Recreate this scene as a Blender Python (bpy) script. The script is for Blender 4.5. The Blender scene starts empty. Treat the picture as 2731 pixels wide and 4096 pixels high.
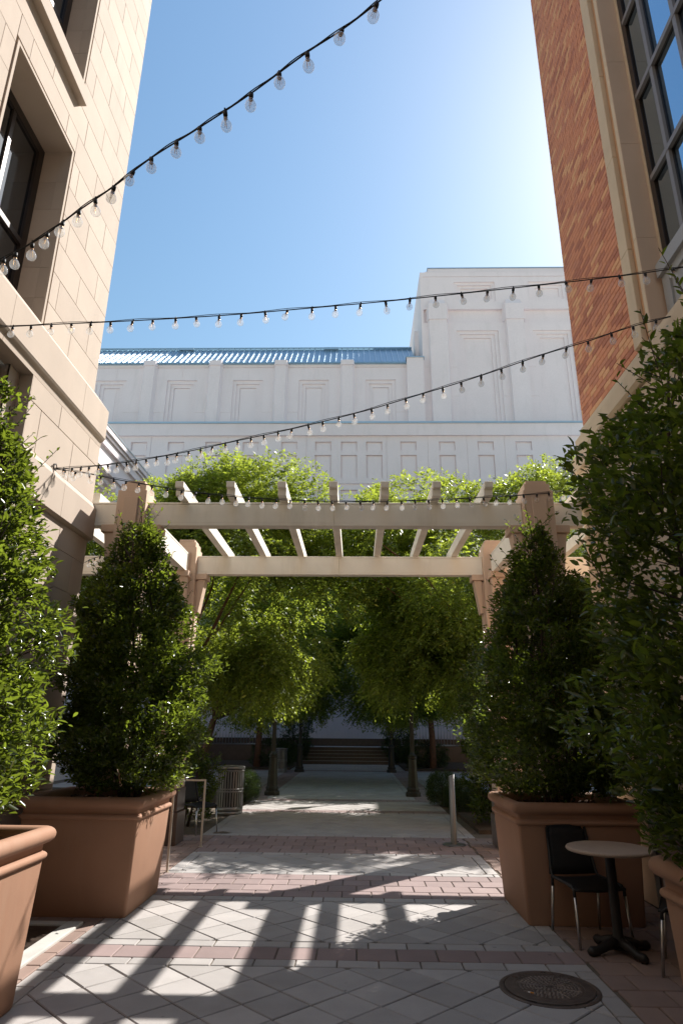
import bpy, bmesh, math, random
import numpy as np
from mathutils import Matrix, Vector

random.seed(7)
RNG = np.random.default_rng(11)
scene = bpy.context.scene
COL = scene.collection
R = math.radians

# ------------------------------------------------------------------ camera
CAM_H = 1.62
F_PX, CX, CY = 2578.0, 1365.5, 2048.0
pitch, yaw, roll = R(18.64), R(-1.363), R(0.5)
fwd = Vector((math.sin(yaw) * math.cos(pitch), math.cos(yaw) * math.cos(pitch), math.sin(pitch)))
rgt = Vector((math.cos(yaw), -math.sin(yaw), 0.0))
upv = rgt.cross(fwd)
rgt2 = rgt * math.cos(roll) + upv * math.sin(roll)
upv2 = -rgt * math.sin(roll) + upv * math.cos(roll)
cam_data = bpy.data.cameras.new("camera")
cam_data.sensor_fit = 'VERTICAL'
cam_data.sensor_height = 36.0
cam_data.sensor_width = 24.0
cam_data.lens = F_PX / 4096.0 * 36.0
cam_data.clip_start = 0.05
cam_data.clip_end = 3000.0
cam = bpy.data.objects.new("camera", cam_data)
COL.objects.link(cam)
m3 = Matrix((rgt2, upv2, -fwd)).transposed()
cam.matrix_world = Matrix.Translation((0, 0, CAM_H)) @ m3.to_4x4()
scene.camera = cam
CPOS = Vector((0, 0, CAM_H))


def ray(x, y):
    """direction of a point of the photograph (full-size pixels), used for measuring places"""
    return (fwd * F_PX + rgt2 * (x - CX) - upv2 * (y - CY)).normalized()


# ------------------------------------------------------------------ light
SUN_AZ, SUN_EL = R(42.8), R(44.4)      # azimuth measured from +Y towards +X
sun_dir = Vector((math.sin(SUN_AZ) * math.cos(SUN_EL), math.cos(SUN_AZ) * math.cos(SUN_EL), math.sin(SUN_EL)))
world = bpy.data.worlds.new("World")
scene.world = world
world.use_nodes = True
wn = world.node_tree
wn.nodes.clear()
sky = wn.nodes.new('ShaderNodeTexSky')
sky.sky_type = 'NISHITA'
sky.sun_disc = False
sky.sun_elevation = SUN_EL
sky.sun_rotation = SUN_AZ
sky.altitude = 100.0
sky.air_density = 2.0
sky.dust_density = 0.9
sky.ozone_density = 2.5
bg = wn.nodes.new('ShaderNodeBackground')
bg.inputs['Strength'].default_value = 0.085
wo = wn.nodes.new('ShaderNodeOutputWorld')
hsv = wn.nodes.new('ShaderNodeHueSaturation')
hsv.inputs['Saturation'].default_value = 1.18
wn.links.new(sky.outputs[0], hsv.inputs['Color'])
wn.links.new(hsv.outputs[0], bg.inputs[0])
wn.links.new(bg.outputs[0], wo.inputs[0])

sl = bpy.data.lights.new("sun", 'SUN')
sl.energy = 5.0
sl.angle = R(0.53)
sl.color = (1.0, 0.95, 0.89)
sun = bpy.data.objects.new("sun", sl)
COL.objects.link(sun)
sun.rotation_euler = sun_dir.to_track_quat('Z', 'Y').to_euler()
sun.location = (20, 20, 40)

vs = scene.view_settings
vs.view_transform = 'Standard'
vs.look = 'None'
vs.gamma = 1.0
vs.use_curve_mapping = False
vs.exposure = 0.90
scene.cycles.max_bounces = 10
scene.cycles.diffuse_bounces = 6
scene.cycles.transparent_max_bounces = 16
scene.cycles.use_denoising = True


# ------------------------------------------------------------------ materials
def material(name, base, rough=0.8, var=0.12, vscale=3.0, fine=0.08, fscale=160.0, bump=0.15, bscale=None,
             metallic=0.0, spec=0.35, rnd=0.0, island=False, stain=0.0, stain_col=None, dist=0.002, spots=0.0):
    """procedural surface: blotches + fine grain + bump; rnd varies whole pieces"""
    m = bpy.data.materials.new(name)
    m.use_nodes = True
    nt = m.node_tree
    b = nt.nodes['Principled BSDF']
    b.inputs['Roughness'].default_value = rough
    b.inputs['Metallic'].default_value = metallic
    b.inputs['Specular IOR Level'].default_value = spec
    L = nt.links.new
    geo = nt.nodes.new('ShaderNodeNewGeometry')
    n1 = nt.nodes.new('ShaderNodeTexNoise')
    n1.inputs['Scale'].default_value = vscale
    n1.inputs['Detail'].default_value = 5
    L(geo.outputs['Position'], n1.inputs['Vector'])
    n2 = nt.nodes.new('ShaderNodeTexNoise')
    n2.inputs['Scale'].default_value = fscale
    n2.inputs['Detail'].default_value = 2
    L(geo.outputs['Position'], n2.inputs['Vector'])

    def math_(op, a, bb):
        n = nt.nodes.new('ShaderNodeMath')
        n.operation = op
        for i, v in enumerate((a, bb)):
            if isinstance(v, (int, float)):
                n.inputs[i].default_value = v
            else:
                L(v, n.inputs[i])
        return n.outputs[0]
    v = math_('MULTIPLY', math_('SUBTRACT', n1.outputs['Fac'], 0.5), var * 4)
    v = math_('ADD', v, math_('MULTIPLY', math_('SUBTRACT', n2.outputs['Fac'], 0.5), fine * 4))
    if rnd:
        if island:
            rr = geo.outputs['Random Per Island']
        else:
            oi = nt.nodes.new('ShaderNodeObjectInfo')
            rr = oi.outputs['Random']
        v = math_('ADD', v, math_('MULTIPLY', math_('SUBTRACT', rr, 0.5), rnd * 2))
    v = math_('ADD', v, 1.0)
    v = math_('MAXIMUM', v, 0.15)
    vm = nt.nodes.new('ShaderNodeVectorMath')
    vm.operation = 'SCALE'
    vm.inputs[0].default_value = base[:3]
    L(v, vm.inputs['Scale'])
    col = vm.outputs[0]
    if stain:
        n3 = nt.nodes.new('ShaderNodeTexNoise')
        n3.inputs['Scale'].default_value = 1.3
        n3.inputs['Detail'].default_value = 8
        n3.inputs['Roughness'].default_value = 0.65
        mp = nt.nodes.new('ShaderNodeMapping')
        mp.inputs['Scale'].default_value = (1.6, 1.6, 0.35)
        L(geo.outputs['Position'], mp.inputs[0])
        L(mp.outputs[0], n3.inputs['Vector'])
        rmp = nt.nodes.new('ShaderNodeMapRange')
        rmp.inputs['From Min'].default_value = 0.52
        rmp.inputs['From Max'].default_value = 0.75
        rmp.inputs['To Max'].default_value = stain
        L(n3.outputs['Fac'], rmp.inputs['Value'])
        mx = nt.nodes.new('ShaderNodeMix')
        mx.data_type = 'RGBA'
        L(rmp.outputs[0], mx.inputs[0])
        L(col, mx.inputs[6])
        sc = stain_col or tuple(c * 0.6 for c in base[:3])
        mx.inputs[7].default_value = (*sc, 1)
        col = mx.outputs[2]
    if spots:
        vo = nt.nodes.new('ShaderNodeTexVoronoi')
        vo.inputs['Scale'].default_value = 4.5
        nz = nt.nodes.new('ShaderNodeTexNoise')
        nz.inputs['Scale'].default_value = 30.0
        L(geo.outputs['Position'], nz.inputs['Vector'])
        va = nt.nodes.new('ShaderNodeVectorMath')
        va.operation = 'MULTIPLY_ADD'
        va.inputs[1].default_value = (0.02, 0.02, 0.02)
        L(nz.outputs['Color'], va.inputs[0])
        L(geo.outputs['Position'], va.inputs[2])
        L(va.outputs[0], vo.inputs['Vector'])
        r2 = nt.nodes.new('ShaderNodeMapRange')
        r2.inputs['From Min'].default_value = 0.085
        r2.inputs['From Max'].default_value = 0.055
        L(vo.outputs['Distance'], r2.inputs['Value'])
        sx = nt.nodes.new('ShaderNodeSeparateColor')
        L(vo.outputs['Color'], sx.inputs[0])
        gate = math_('GREATER_THAN', sx.outputs[0], 0.62)
        fac = math_('MULTIPLY', math_('MULTIPLY', r2.outputs[0], gate), spots)
        mx2 = nt.nodes.new('ShaderNodeMix')
        mx2.data_type = 'RGBA'
        L(fac, mx2.inputs[0])
        L(col, mx2.inputs[6])
        mx2.inputs[7].default_value = (*[c * 0.35 for c in base[:3]], 1)
        col = mx2.outputs[2]
    L(col, b.inputs['Base Color'])
    if bump:
        bp = nt.nodes.new('ShaderNodeBump')
        bp.inputs['Strength'].default_value = bump
        bp.inputs['Distance'].default_value = dist
        if bscale:
            n4 = nt.nodes.new('ShaderNodeTexNoise')
            n4.inputs['Scale'].default_value = bscale
            n4.inputs['Detail'].default_value = 4
            L(geo.outputs['Position'], n4.inputs['Vector'])
            L(n4.outputs['Fac'], bp.inputs['Height'])
        else:
            L(n2.outputs['Fac'], bp.inputs['Height'])
        L(bp.outputs[0], b.inputs['Normal'])
    return m


def leaf_material(name, base, trans, rough=0.35, tmix=0.35, spec=0.5, rnd=0.35, island=True):
    m = bpy.data.materials.new(name)
    m.use_nodes = True
    nt = m.node_tree
    L = nt.links.new
    b = nt.nodes['Principled BSDF']
    out = nt.nodes['Material Output']
    b.inputs['Roughness'].default_value = rough
    b.inputs['Specular IOR Level'].default_value = spec
    if island:
        src = nt.nodes.new('ShaderNodeNewGeometry').outputs['Random Per Island']
    else:
        src = nt.nodes.new('ShaderNodeObjectInfo').outputs['Random']
    ramp = nt.nodes.new('ShaderNodeValToRGB')
    cr = ramp.color_ramp
    cr.elements[0].position = 0.0
    cr.elements[0].color = (*[c * (1 - rnd) for c in base], 1)
    cr.elements[1].position = 0.93
    cr.elements[1].color = (*[c * (1 + rnd) for c in base], 1)
    e = cr.elements.new(1.0)
    e.color = (base[0] * 3.2, base[1] * 1.9, base[2] * 1.0, 1)
    L(src, ramp.inputs[0])
    L(ramp.outputs[0], b.inputs['Base Color'])
    t = nt.nodes.new('ShaderNodeBsdfTranslucent')
    ramp2 = nt.nodes.new('ShaderNodeValToRGB')
    ramp2.color_ramp.elements[0].color = (*[c * (1 - rnd) for c in trans], 1)
    ramp2.color_ramp.elements[1].color = (*[c * (1 + rnd) for c in trans], 1)
    L(src, ramp2.inputs[0])
    L(ramp2.outputs[0], t.inputs[0])
    mx = nt.nodes.new('ShaderNodeMixShader')
    mx.inputs[0].default_value = tmix
    L(b.outputs[0], mx.inputs[1])
    L(t.outputs[0], mx.inputs[2])
    L(mx.outputs[0], out.inputs[0])
    return m


def glass_material(name, tint, body, refl_min, milk=0.0):
    """thin glazing: fresnel mirror over a see-through (or dark) body"""
    m = bpy.data.materials.new(name)
    m.use_nodes = True
    nt = m.node_tree
    nt.nodes.clear()
    L = nt.links.new
    out = nt.nodes.new('ShaderNodeOutputMaterial')
    gl = nt.nodes.new('ShaderNodeBsdfGlossy')
    gl.inputs['Roughness'].default_value = 0.02
    gl.inputs['Color'].default_value = (*tint, 1)
    if body is None:
        bd = nt.nodes.new('ShaderNodeBsdfTransparent')
        bd.inputs[0].default_value = (0.97, 0.98, 0.98, 1)
        base = bd.outputs[0]
        if milk:
            tr = nt.nodes.new('ShaderNodeBsdfTranslucent')
            tr.inputs[0].default_value = (0.95, 0.95, 0.95, 1)
            df = nt.nodes.new('ShaderNodeBsdfDiffuse')
            df.inputs[0].default_value = (0.95, 0.95, 0.95, 1)
            m1 = nt.nodes.new('ShaderNodeMixShader')
            m1.inputs[0].default_value = 0.5
            L(tr.outputs[0], m1.inputs[1])
            L(df.outputs[0], m1.inputs[2])
            m2 = nt.nodes.new('ShaderNodeMixShader')
            m2.inputs[0].default_value = milk
            L(base, m2.inputs[1])
            L(m1.outputs[0], m2.inputs[2])
            base = m2.outputs[0]
    else:
        bd = nt.nodes.new('ShaderNodeBsdfDiffuse')
        bd.inputs[0].default_value = (*body, 1)
        base = bd.outputs[0]
    fr = nt.nodes.new('ShaderNodeLayerWeight')
    fr.inputs[0].default_value = 0.5
    pw = nt.nodes.new('ShaderNodeMath')
    pw.operation = 'POWER'
    pw.inputs[1].default_value = 3.5
    L(fr.outputs['Facing'], pw.inputs[0])
    mr = nt.nodes.new('ShaderNodeMapRange')
    mr.inputs['To Min'].default_value = refl_min
    mr.inputs['To Max'].default_value = 0.55 if body is None else 0.9
    L(pw.outputs[0], mr.inputs['Value'])
    mx = nt.nodes.new('ShaderNodeMixShader')
    L(mr.outputs[0], mx.inputs[0])
    L(base, mx.inputs[1])
    L(gl.outputs[0], mx.inputs[2])
    L(mx.outputs[0], out.inputs[0])
    return m


M = {}
M['limestone'] = material('limestone', (0.46, 0.38, 0.31), 0.85, 0.05, 2.2, 0.06, 220, 0.3, rnd=0.06, stain=0.22)
M['limestone_joint'] = material('limestone_joint', (0.36, 0.29, 0.23), 0.9, 0.06)
M['limestone_band'] = material('limestone_band', (0.46, 0.38, 0.31), 0.85, 0.05, 2.2, 0.05, 220, 0.25, stain=0.2)
M['cast_stone'] = material('cast_stone', (0.62, 0.51, 0.37), 0.85, 0.06, 2.5, 0.05, 220, 0.2, stain=0.25)
M['column_stone'] = material('column_stone', (0.60, 0.445, 0.335), 0.85, 0.05, 2.0, 0.06, 200, 0.25, stain=0.15)
M['beam'] = material('beam_paint', (0.83, 0.78, 0.68), 0.7, 0.06, 3.0, 0.03, 220, 0.15, stain=0.45,
                     stain_col=(0.46, 0.40, 0.27))
M['granite'] = material('granite', (0.10, 0.065, 0.05), 0.28, 0.2, 8, 0.35, 140, 0.02, spec=0.5)
M['terracotta'] = material('terracotta', (0.335, 0.185, 0.118), 0.75, 0.07, 2.6, 0.06, 240, 0.3, stain=0.5,
                           stain_col=(0.40, 0.27, 0.19))
M['mulch'] = material('bark_mulch', (0.13, 0.075, 0.05), 0.9, 0.3, 20, 0.3, 80, 0.8, dist=0.01, rnd=0.5, island=True)
M['grey_paver'] = material('grey_paver', (0.355, 0.334, 0.32), 0.85, 0.07, 5, 0.11, 260, 0.35, rnd=0.13, stain=0.34,
                           stain_col=(0.25, 0.23, 0.20), spots=0.55)
M['pink_paver'] = material('pink_paver', (0.265, 0.200, 0.190), 0.85, 0.07, 5, 0.10, 260, 0.3, rnd=0.12, stain=0.22,
                           stain_col=(0.18, 0.13, 0.12), spots=0.5)
M['brown_paver'] = material('brown_paver', (0.26, 0.185, 0.155), 0.85, 0.07, 5, 0.10, 260, 0.3, rnd=0.12, stain=0.2)
M['grey_far'] = material('grey_paver_far', (0.37, 0.348, 0.332), 0.85, 0.06, 5, 0.06, 120, 0.1, rnd=0.09, island=True)
M['pink_far'] = material('pink_paver_far', (0.265, 0.200, 0.190), 0.85, 0.06, 5, 0.06, 120, 0.1, rnd=0.12, island=True)
M['joint_sand'] = material('joint_sand', (0.13, 0.105, 0.08), 0.95, 0.2, 12, 0.2, 200, 0.5)
M['soil'] = material('soil', (0.07, 0.05, 0.035), 0.95, 0.3, 6, 0.3, 60, 0.8, dist=0.02)
M['asphalt'] = material('asphalt', (0.06, 0.06, 0.06), 0.9)
M['brick_a'] = material('brick_orange', (0.64, 0.285, 0.165), 0.85, 0.05, 9, 0.08, 200, 0.3)
M['brick_b'] = material('brick_rose', (0.58, 0.26, 0.165), 0.85, 0.05, 9, 0.08, 200, 0.3)
M['brick_c'] = material('brick_umber', (0.47, 0.195, 0.125), 0.85, 0.06, 9, 0.08, 200, 0.3)
M['brick_d'] = material('brick_buff', (0.72, 0.40, 0.22), 0.85, 0.05, 9, 0.08, 200, 0.3)
M['mortar'] = material('mortar', (0.52, 0.32, 0.19), 0.95, 0.08)
M['stucco'] = material('pale_stucco', (0.82, 0.745, 0.755), 0.9, 0.03, 0.6, 0.03, 12, 0.1, stain=0.3, stain_col=(0.60, 0.56, 0.55))
M['stucco_panel'] = material('pale_stucco_panel', (0.83, 0.755, 0.765), 0.9, 0.025, 0.5, 0.02, 30, 0.1)
M['blue_roof'] = material('blue_metal_roof', (0.30, 0.42, 0.50), 0.35, 0.05, 1, 0.02, 20, 0.0, metallic=0.75)
M['flashing'] = material('metal_flashing', (0.50, 0.58, 0.62), 0.3, 0.05, 1, 0.02, 20, 0.0, metallic=0.85)
M['dark_frame'] = material('bronze_frame', (0.045, 0.035, 0.03), 0.4, 0.05, metallic=0.3, bump=0)
M['mullion'] = material('grey_mullion', (0.22, 0.20, 0.19), 0.45, 0.03, metallic=0.2, bump=0)
M['spandrel'] = material('grey_spandrel', (0.33, 0.335, 0.34), 0.5, 0.03, bump=0.05)
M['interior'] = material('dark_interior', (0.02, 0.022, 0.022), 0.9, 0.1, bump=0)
M['pane'] = glass_material('window_glass', (0.62, 0.82, 1.0), (0.012, 0.014, 0.016), 0.62)
M['pane_dark'] = glass_material('window_glass_clear', (0.9, 0.95, 1.0), (0.012, 0.014, 0.016), 0.12)
M['bulb'] = glass_material('bulb_glass', (1, 1, 1), None, 0.05, milk=0.2)
M['black_rubber'] = material('black_rubber', (0.012, 0.012, 0.012), 0.55, 0.1, bump=0)
M['filament'] = material('amber_filament', (0.75, 0.42, 0.12), 0.4, 0.02, bump=0, metallic=0.4)
M['brass'] = material('brass_thread', (0.30, 0.17, 0.08), 0.35, 0.05, bump=0, metallic=0.9)
M['steel'] = material('brushed_steel', (0.55, 0.54, 0.52), 0.32, 0.04, bump=0.03, metallic=1.0)
M['frame_metal'] = material('painted_tube', (0.62, 0.56, 0.47), 0.35, 0.04, bump=0.0, metallic=0.6)
M['silver'] = material('silver_powder_coat', (0.22, 0.215, 0.21), 0.42, 0.06, 6, 0.04, 300, 0.03, metallic=0.7)
M['black_iron'] = material('black_cast_iron', (0.02, 0.018, 0.017), 0.45, 0.15, 6, 0.1, 120, 0.15)
M['lamp_iron'] = material('lamp_post_iron', (0.04, 0.036, 0.028), 0.42, 0.12, 6, 0.06, 120, 0.1, metallic=0.4)
M['rust_iron'] = material('worn_iron', (0.115, 0.085, 0.068), 0.55, 0.3, 14, 0.2, 120, 0.3, metallic=0.35, stain=0.4,
                          stain_col=(0.10, 0.05, 0.03))
M['worn_stud'] = material('worn_stud', (0.26, 0.21, 0.18), 0.45, 0.3, 14, 0.2, 120, 0.2, metallic=0.4)
M['table_stone'] = material('speckled_table_top', (0.42, 0.33, 0.26), 0.5, 0.06, 6, 0.3, 260, 0.05)
M['wicker'] = material('black_weave', (0.014, 0.013, 0.013), 0.6, 0.1, 40, 0.3, 300, 0.5)
M['concrete'] = material('pale_concrete', (0.46, 0.45, 0.42), 0.9, 0.08, 6, 0.1, 200, 0.3, stain=0.3)
M['bark'] = material('tree_bark', (0.15, 0.075, 0.045), 0.9, 0.25, 10, 0.2, 90, 0.8, dist=0.01)
M['twig'] = material('twig_bark', (0.06, 0.04, 0.03), 0.9, 0.2, bump=0.2)
M['leaf_hedge'] = leaf_material('glossy_hedge_leaf', (0.036, 0.055, 0.017), (0.28, 0.37, 0.03), 0.25, 0.34, 0.6)
M['leaf_hedge_single'] = leaf_material('glossy_hedge_leaf_single', (0.036, 0.055, 0.017), (0.28, 0.37, 0.03), 0.25, 0.34,
                                       0.6, island=False)
M['leaf_tree'] = leaf_material('elm_leaf', (0.088, 0.132, 0.030), (0.50, 0.60, 0.06), 0.40, 0.40, 0.4, rnd=0.4)
M['leaf_box'] = leaf_material('boxwood_leaf', (0.035, 0.06, 0.018), (0.12, 0.2, 0.03), 0.45, 0.25, 0.4)
M['orange_filter'] = material('cigarette_filter', (0.65, 0.28, 0.06), 0.8, 0.1, bump=0)
M['paper'] = material('cigarette_paper', (0.8, 0.8, 0.78), 0.8, 0.03, bump=0)


# ------------------------------------------------------------------ mesh helpers
class MB:
    def __init__(self):
        self.v, self.f, self.mi = [], [], []

    def add(self, vs_, fs_, mi=0):
        n = len(self.v)
        self.v.extend([tuple(p) for p in vs_])
        for q in fs_:
            self.f.append(tuple(i + n for i in q))
            self.mi.append(mi)
        return self

    def box(self, x0, x1, y0, y1, z0, z1, mi=0):
        if x0 > x1: x0, x1 = x1, x0
        if y0 > y1: y0, y1 = y1, y0
        if z0 > z1: z0, z1 = z1, z0
        return self.add([(x0, y0, z0), (x1, y0, z0), (x1, y1, z0), (x0, y1, z0), (x0, y0, z1), (x1, y0, z1), (x1, y1, z1), (x0, y1, z1)],
                        [(3, 2, 1, 0), (4, 5, 6, 7), (0, 1, 5, 4), (1, 2, 6, 5), (2, 3, 7, 6), (3, 0, 4, 7)], mi)

    def frustum(self, b, z0, t, z1, mi=0):
        """b, t = (x0,x1,y0,y1) at z0 and z1"""
        return self.add([(b[0], b[2], z0), (b[1], b[2], z0), (b[1], b[3], z0), (b[0], b[3], z0),
                         (t[0], t[2], z1), (t[1], t[2], z1), (t[1], t[3], z1), (t[0], t[3], z1)],
                        [(3, 2, 1, 0), (4, 5, 6, 7), (0, 1, 5, 4), (1, 2, 6, 5), (2, 3, 7, 6), (3, 0, 4, 7)], mi)

    def prism(self, prof, axis, a0, a1, mi=0):
        """closed 2-D profile extruded along an axis: 'y' takes (x,z), 'x' takes (y,z), 'z' takes (x,y)"""
        def P(p, a):
            return {'y': (p[0], a, p[1]), 'x': (a, p[0], p[1]), 'z': (p[0], p[1], a)}[axis]
        n = len(prof)
        vs_ = [P(p, a0) for p in prof] + [P(p, a1) for p in prof]
        fs_ = [tuple(range(n))[::-1], tuple(range(n, 2 * n))]
        fs_ += [(i, (i + 1) % n, (i + 1) % n + n, i + n) for i in range(n)]
        return self.add(vs_, fs_, mi)

    def tube(self, pts, r, n=8, mi=0, cap=True):
        pts = [Vector(p) for p in pts]
        rs = r if isinstance(r, (list, tuple)) else [r] * len(pts)
        vs_, fs_ = [], []
        up = Vector((0, 0, 1))
        prev = None
        for i, p in enumerate(pts):
            t = (pts[min(i + 1, len(pts) - 1)] - pts[max(i - 1, 0)])
            t = t.normalized() if t.length > 1e-9 else Vector((0, 0, 1))
            if prev is None:
                a = t.cross(up)
                if a.length < 1e-3: a = t.cross(Vector((1, 0, 0)))
            else:
                a = prev - t * prev.dot(t)
                if a.length < 1e-6: a = t.cross(up)
            a.normalize()
            prev = a
            b = t.cross(a)
            for k in range(n):
                w = 2 * math.pi * k / n
                vs_.append(p + a * (rs[i] * math.cos(w)) + b * (rs[i] * math.sin(w)))
        for i in range(len(pts) - 1):
            for k in range(n):
                fs_.append((i * n + k, i * n + (k + 1) % n, (i + 1) * n + (k + 1) % n, (i + 1) * n + k))
        if cap:
            fs_.append(tuple(range(n))[::-1])
            fs_.append(tuple(range((len(pts) - 1) * n, len(pts) * n)))
        return self.add(vs_, fs_, mi)

    def lathe(self, prof, c=(0, 0, 0), n=24, mi=0, flat=False):
        """prof = [(r,z)...] from bottom to top about the vertical through c"""
        vs_, fs_ = [], []
        off = math.pi / n if flat else 0
        for r_, z_ in prof:
            for k in range(n):
                w = 2 * math.pi * k / n + off
                vs_.append((c[0] + r_ * math.cos(w), c[1] + r_ * math.sin(w), c[2] + z_))
        m = len(prof)
        for i in range(m - 1):
            for k in range(n):
                fs_.append((i * n + k, i * n + (k + 1) % n, (i + 1) * n + (k + 1) % n, (i + 1) * n + k))
        fs_.append(tuple(range(n))[::-1])
        fs_.append(tuple(range((m - 1) * n, m * n)))
        return self.add(vs_, fs_, mi)

    def mesh(self, name, mats, smooth=False):
        me = bpy.data.meshes.new(name)
        me.from_pydata(self.v, [], self.f)
        mats = mats if isinstance(mats, (list, tuple)) else [mats]
        for mm in mats:
            me.materials.append(M[mm] if isinstance(mm, str) else mm)
        if len(mats) > 1:
            me.polygons.foreach_set('material_index', self.mi)
        if smooth:
            me.polygons.foreach_set('use_smooth', [True] * len(me.polygons))
        me.update()
        return me


def quick_mesh(name, verts, quads, mat, smooth=False):
    """large quad meshes from numpy arrays"""
    me = bpy.data.meshes.new(name)
    nv, nf = len(verts), len(quads)
    k = quads.shape[1]
    me.vertices.add(nv)
    me.vertices.foreach_set('co', np.asarray(verts, dtype=np.float32).ravel())
    me.loops.add(nf * k)
    me.loops.foreach_set('vertex_index', np.asarray(quads, dtype=np.int32).ravel())
    me.polygons.add(nf)
    me.polygons.foreach_set('loop_start', np.arange(nf, dtype=np.int32) * k)
    me.polygons.foreach_set('loop_total', np.full(nf, k, dtype=np.int32))
    if smooth:
        me.polygons.foreach_set('use_smooth', np.ones(nf, dtype=bool))
    me.materials.append(M[mat] if isinstance(mat, str) else mat)
    me.update(calc_edges=True)
    return me


ROOTS = {}


def tag(o, label, cat=None, group=None, kind=None):
    o['label'] = label
    if cat: o['category'] = cat
    if group: o['group'] = group
    if kind: o['kind'] = kind
    return o


def thing(name, label, cat, loc=(0, 0, 0), rz=0.0, group=None):
    o = bpy.data.objects.new(name, None)
    o.empty_display_size = 0.1
    COL.objects.link(o)
    o.location = loc
    o.rotation_euler = (0, 0, rz)
    tag(o, label, cat, group)
    ROOTS[o.name] = Matrix.Translation(loc) @ Matrix.Rotation(rz, 4, 'Z')
    return o


def obj(name, me, parent=None, world=False, loc=None, rot=None):
    """link a mesh as one object; world=True: its vertices are in world space"""
    o = bpy.data.objects.new(name, me)
    COL.objects.link(o)
    if loc is not None: o.location = loc
    if rot is not None: o.rotation_euler = rot
    if parent is not None:
        o.parent = parent
        if world and parent.name in ROOTS:
            o.matrix_parent_inverse = ROOTS[parent.name].inverted()
    return o


def bevel(o, w=0.006, seg=2):
    md = o.modifiers.new('bevel', 'BEVEL')
    md.width = w
    md.segments = seg
    md.limit_method = 'ANGLE'
    md.angle_limit = R(35)
    return o


def copy_tree(o, parent=None):
    c = o.copy()
    COL.objects.link(c)
    c.parent = parent
    for ch in list(o.children):
        copy_tree(ch, c)
    return c


# block faces whose front edge is chamfered. axis: direction of the front normal
def stone_block(u0, u1, v0, v1, front, back, axis, c=0.006):
    """u along the wall, v up; front/back are coordinates along the axis ('x+' , 'x-' , 'y-')"""
    s = 1 if front > back else -1
    f1 = front - s * c
    def P(u, v, d):
        return (d, u, v) if axis[0] == 'x' else (u, d, v)
    vs_ = [P(u0, v0, back), P(u1, v0, back), P(u1, v1, back), P(u0, v1, back),
           P(u0, v0, f1), P(u1, v0, f1), P(u1, v1, f1), P(u0, v1, f1),
           P(u0 + c, v0 + c, front), P(u1 - c, v0 + c, front), P(u1 - c, v1 - c, front), P(u0 + c, v1 - c, front)]
    fs_ = [(0, 1, 5, 4), (1, 2, 6, 5), (2, 3, 7, 6), (3, 0, 4, 7), (4, 5, 9, 8), (5, 6, 10, 9), (6, 7, 11, 10), (7, 4, 8, 11), (8, 9, 10, 11)]
    if s < 0 and axis[0] == 'x' or s > 0 and axis[0] == 'y':
        fs_ = [tuple(reversed(q)) for q in fs_]
    return vs_, fs_


def rect_minus(rect, hole):
    u0, u1, v0, v1 = rect
    a0, a1, b0, b1 = hole
    if a1 <= u0 or a0 >= u1 or b1 <= v0 or b0 >= v1:
        return [rect]
    out = []
    if u0 < a0: out.append((u0, a0, v0, v1))
    if u1 > a1: out.append((a1, u1, v0, v1))
    m0, m1 = max(u0, a0), min(u1, a1)
    if v0 < b0: out.append((m0, m1, v0, b0))
    if v1 > b1: out.append((m0, m1, b1, v1))
    return out


def depth_wall(mb, u0, u1, v0, v1, feats, base, P, skip=None):
    """wall whose depth changes in rectangles. feats: (ua,ub,va,vb,depth) applied in order; P(u,v,d)->xyz; -d is towards the viewer"""
    us = sorted({u0, u1} | {min(max(x, u0), u1) for f_ in feats for x in f_[:2]})
    vs_ = sorted({v0, v1} | {min(max(x, v0), v1) for f_ in feats for x in f_[2:4]})
    nu, nv = len(us) - 1, len(vs_) - 1
    D = [[base] * nv for _ in range(nu)]
    for i in range(nu):
        cu = (us[i] + us[i + 1]) / 2
        for j in range(nv):
            cv = (vs_[j] + vs_[j + 1]) / 2
            for f_ in feats:
                if f_[0] < cu < f_[1] and f_[2] < cv < f_[3]:
                    D[i][j] = f_[4]
    for i in range(nu):
        for j in range(nv):
            d = D[i][j]
            if d is None: continue
            mb.add([P(us[i], vs_[j], d), P(us[i + 1], vs_[j], d), P(us[i + 1], vs_[j + 1], d), P(us[i], vs_[j + 1], d)], [(0, 1, 2, 3)])
            if i + 1 < nu and D[i + 1][j] is not None and D[i + 1][j] != d:
                e = D[i + 1][j]
                mb.add([P(us[i + 1], vs_[j], d), P(us[i + 1], vs_[j], e), P(us[i + 1], vs_[j + 1], e), P(us[i + 1], vs_[j + 1], d)], [(0, 1, 2, 3)])
            if j + 1 < nv and D[i][j + 1] is not None and D[i][j + 1] != d:
                e = D[i][j + 1]
                mb.add([P(us[i], vs_[j + 1], d), P(us[i + 1], vs_[j + 1], d), P(us[i + 1], vs_[j + 1], e), P(us[i], vs_[j + 1], e)], [(0, 1, 2, 3)])
    return mb


# convex polygon tools for the paving
def clip_poly(poly, x0, x1, y0, y1):
    def cut(pts, f):
        out = []
        for i in range(len(pts)):
            a, b = pts[i], pts[(i + 1) % len(pts)]
            fa, fb = f(a), f(b)
            if fa >= 0: out.append(a)
            if (fa >= 0) != (fb >= 0):
                t = fa / (fa - fb)
                out.append((a[0] + (b[0] - a[0]) * t, a[1] + (b[1] - a[1]) * t))
        return out
    for f in (lambda p: p[0] - x0, lambda p: x1 - p[0], lambda p: p[1] - y0, lambda p: y1 - p[1]):
        poly = cut(poly, f)
        if len(poly) < 3: return []
    return poly


def area(p):
    return 0.5 * sum(p[i][0] * p[(i + 1) % len(p)][1] - p[(i + 1) % len(p)][0] * p[i][1] for i in range(len(p)))


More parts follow.
